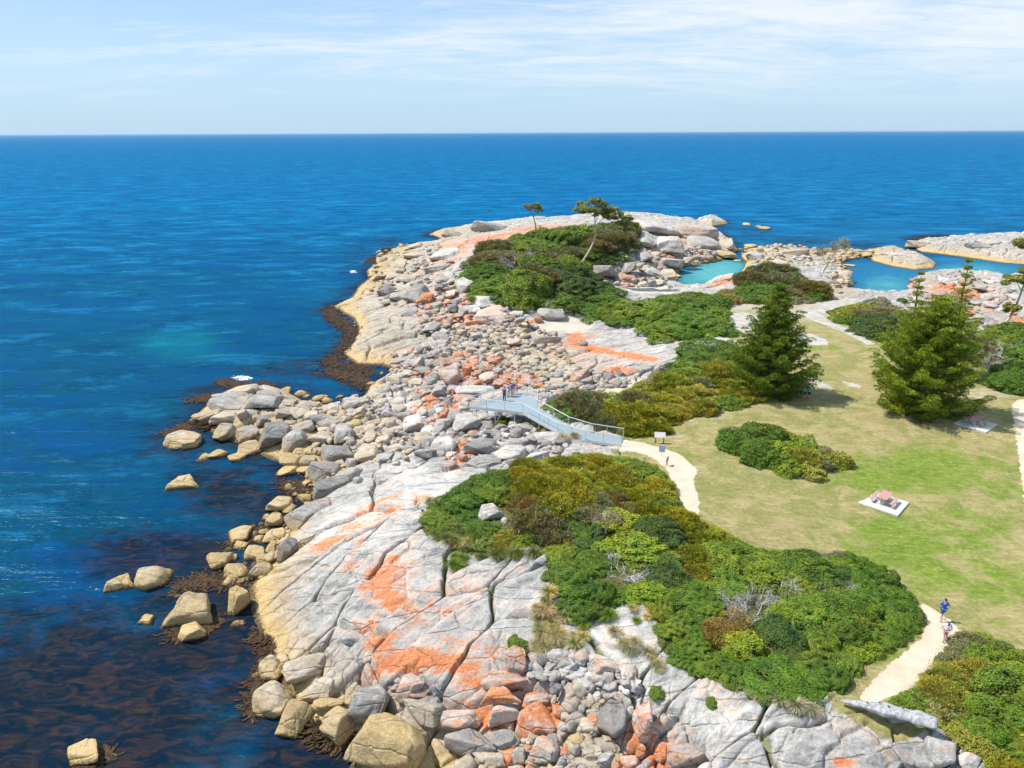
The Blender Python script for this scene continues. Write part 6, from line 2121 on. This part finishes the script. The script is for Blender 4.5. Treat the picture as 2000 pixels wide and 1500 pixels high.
    if bag:
        link('backpack', mesh_from('backpack', LOW[5][0] * np.array([.14, .09, .2]) * k + np.array([0, .19, 1.25]) * k, LOW[5][1], [matc('bag cloth', bag)]), root)
    return root


person(ground(1838, 1212), R(175), 'walker in a loose blue shirt and blue shorts with dark hair at the path junction', (.02, .12, .42), (.03, .10, .30), hh_=1.78, step=.20)
person(ground(1844, 1253), R(165), 'walker in a white top and white cap with a dark ponytail on the sandy path', (.72, .72, .78), (.40, .24, .27), hat=(.78, .76, .80), pony=True, hh_=1.68, step=.14)
person(ground(1570, 780), R(10), 'stroller in a teal green shirt and red cap beside the conical pine', (.10, .30, .26), (.02, .02, .03), hat=(.40, .08, .08), hh_=1.76, step=.10)
person(ground(1579, 779), R(-8), 'stroller in a light blue top and white hat beside the conical pine', (.25, .50, .62), (.02, .025, .07), hat=(.80, .78, .70), hh_=1.70, step=.08)


def onDeck(u_, v_):
    q = Uz(u_, v_, ZD)
    return Vector((q[0], q[1], ZD))


person(onDeck(985, 783), R(150), 'visitor in black trousers and dark navy top standing on the platform', (.03, .06, .14), (.015, .015, .02), long_pants=True, hh_=1.82, step=.05, hair=(.03, .02, .02))
person(onDeck(993, 775), R(120), 'visitor in a bright blue top with green cap near the far rail of the platform', (.03, .18, .60), (.45, .45, .46), hat=(.20, .50, .18), hh_=1.72, step=.05)
person(onDeck(1003, 770), R(200), 'visitor in a maroon pink top at the far tip of the platform', (.42, .14, .24), (.50, .38, .38), hh_=1.66, step=.05, bag=(.16, .06, .14))
person(onDeck(1000, 774), R(40), 'visitor in a purple checked shirt close to the far tip of the platform', (.22, .12, .28), (.55, .50, .50), hh_=1.72, step=.05)
for (u_, v_, lab, c_) in ((1367, 536, 'swimmer with only head and shoulders out of the turquoise lagoon', (.55, .25, .25)), (1393, 535, 'swimmer making a small white splash in the turquoise lagoon', (.70, .70, .72))):
    q = Uz(u_, v_, 0)
    person(Vector((q[0], q[1], -1.36)), R(60), lab, c_, (.05, .05, .1), hh_=1.74, step=.05)

# exposed weed along the tide line ---------------------------------------
def weed():
    r_ = np.random.default_rng(9)
    Ls = [([(640, 600), (655, 625), (690, 650), (672, 690), (640, 708), (700, 720), (720, 730)], 2.0, 1300), ([(430, 745), (470, 755), (520, 752)], 1.4, 500), ([(325, 848), (350, 840), (390, 826), (415, 835)], 1.2, 500), ([(375, 783), (420, 775)], 1.2, 300),
          ([(550, 945), (600, 955), (560, 965)], 1.2, 260), ([(345, 1150), (400, 1130), (440, 1140), (500, 1125)], 1.0, 350), ([(500, 1240), (530, 1265), (520, 1300), (500, 1330), (490, 1400)], .5, 350), ([(390, 1225), (410, 1215), (340, 1235)], .9, 400),
          ([(1780, 468), (1830, 464), (1900, 467), (1960, 470)], 2.2, 900), ([(1500, 484), (1560, 484), (1620, 488)], 1.2, 500), ([(720, 515), (745, 500), (760, 485)], 2.0, 600), ([(170, 1490), (200, 1480)], .5, 80), ([(640, 725), (690, 740), (720, 755)], 2.0, 500), ([(600, 1420), (660, 1455), (700, 1450)], .7, 300), ([(450, 1060), (490, 1050), (520, 1035)], .8, 300)]
    Vs, Fs, cs, o_ = [], [], [], 0
    for pl, wd, cnt in Ls:
        p_ = tow(pl)
        sg = np.linalg.norm(np.diff(p_, axis=0), axis=1)
        cu = np.r_[0, np.cumsum(sg)]
        t = r_.uniform(0, cu[-1], cnt)
        c = np.stack([np.interp(t, cu, p_[:, i]) for i in range(2)], 1) + r_.normal(size=(cnt, 2)) * wd * .42
        z_ = np.maximum(HT(c[:, 0], c[:, 1]), 0)
        ok_ = z_ < .9
        c, z_ = c[ok_], z_[ok_]
        n_ = len(c)
        a = r_.uniform(0, 6.28, n_)
        ln = r_.uniform(.35, 1.0, n_) * (1 + c[:, 1] / 200)
        d_ = np.stack([np.cos(a), np.sin(a)], 1)
        s_ = np.stack([-np.sin(a), np.cos(a)], 1) * (.05 * (1 + c[:, 1] / 90))[:, None]
        prev = None
        for k in range(4):
            q = c + d_ * (ln * k / 3)[:, None] + s_ * np.sin(k * 2.2 + a)[:, None] * 2
            zz_ = z_ + .02 + r_.uniform(0, .05, n_) * (1 + c[:, 1] / 90)
            cur = (np.c_[q - s_, zz_], np.c_[q + s_, zz_ + .02])
            if prev is not None:
                V = np.stack([prev[0], prev[1], cur[1], cur[0]], 1).reshape(-1, 3)
                Vs.append(V)
                Fs.append(np.arange(4 * n_).reshape(-1, 4) + o_)
                o_ += 4 * n_
                cs.append(np.repeat(r_.random(n_), 4))
            prev = cur
    me = mesh_from('kelp', np.concatenate(Vs), np.concatenate(Fs), smooth=False)
    vattr(me, 'v', np.concatenate(cs))
    m, n = newmat('kelp fronds')
    n.out(n.principled(n.mix(n.attr('v'), (.016, .010, .007), (.085, .048, .018)), .6, None, .12))
    me.materials.append(m)
    link('kelp', me, kind='stuff')


weed()

# sea air: a thin even haze over the whole scene
hb = boxm(0, 20000, 18.0, 150000, 120000, 44.0)
m, n = newmat('haze')
m.node_tree.nodes.clear()
pv = n.add('ShaderNodeVolumePrincipled')
pv.inputs['Color'].default_value = (.50, .72, .95, 1)
pv.inputs['Density'].default_value = 0.000026
pv.inputs['Anisotropy'].default_value = 0.3
oo = n.add('ShaderNodeOutputMaterial')
n.nt.links.new(pv.outputs[0], oo.inputs['Volume'])
obj('haze', hb, m, None, kind='stuff')
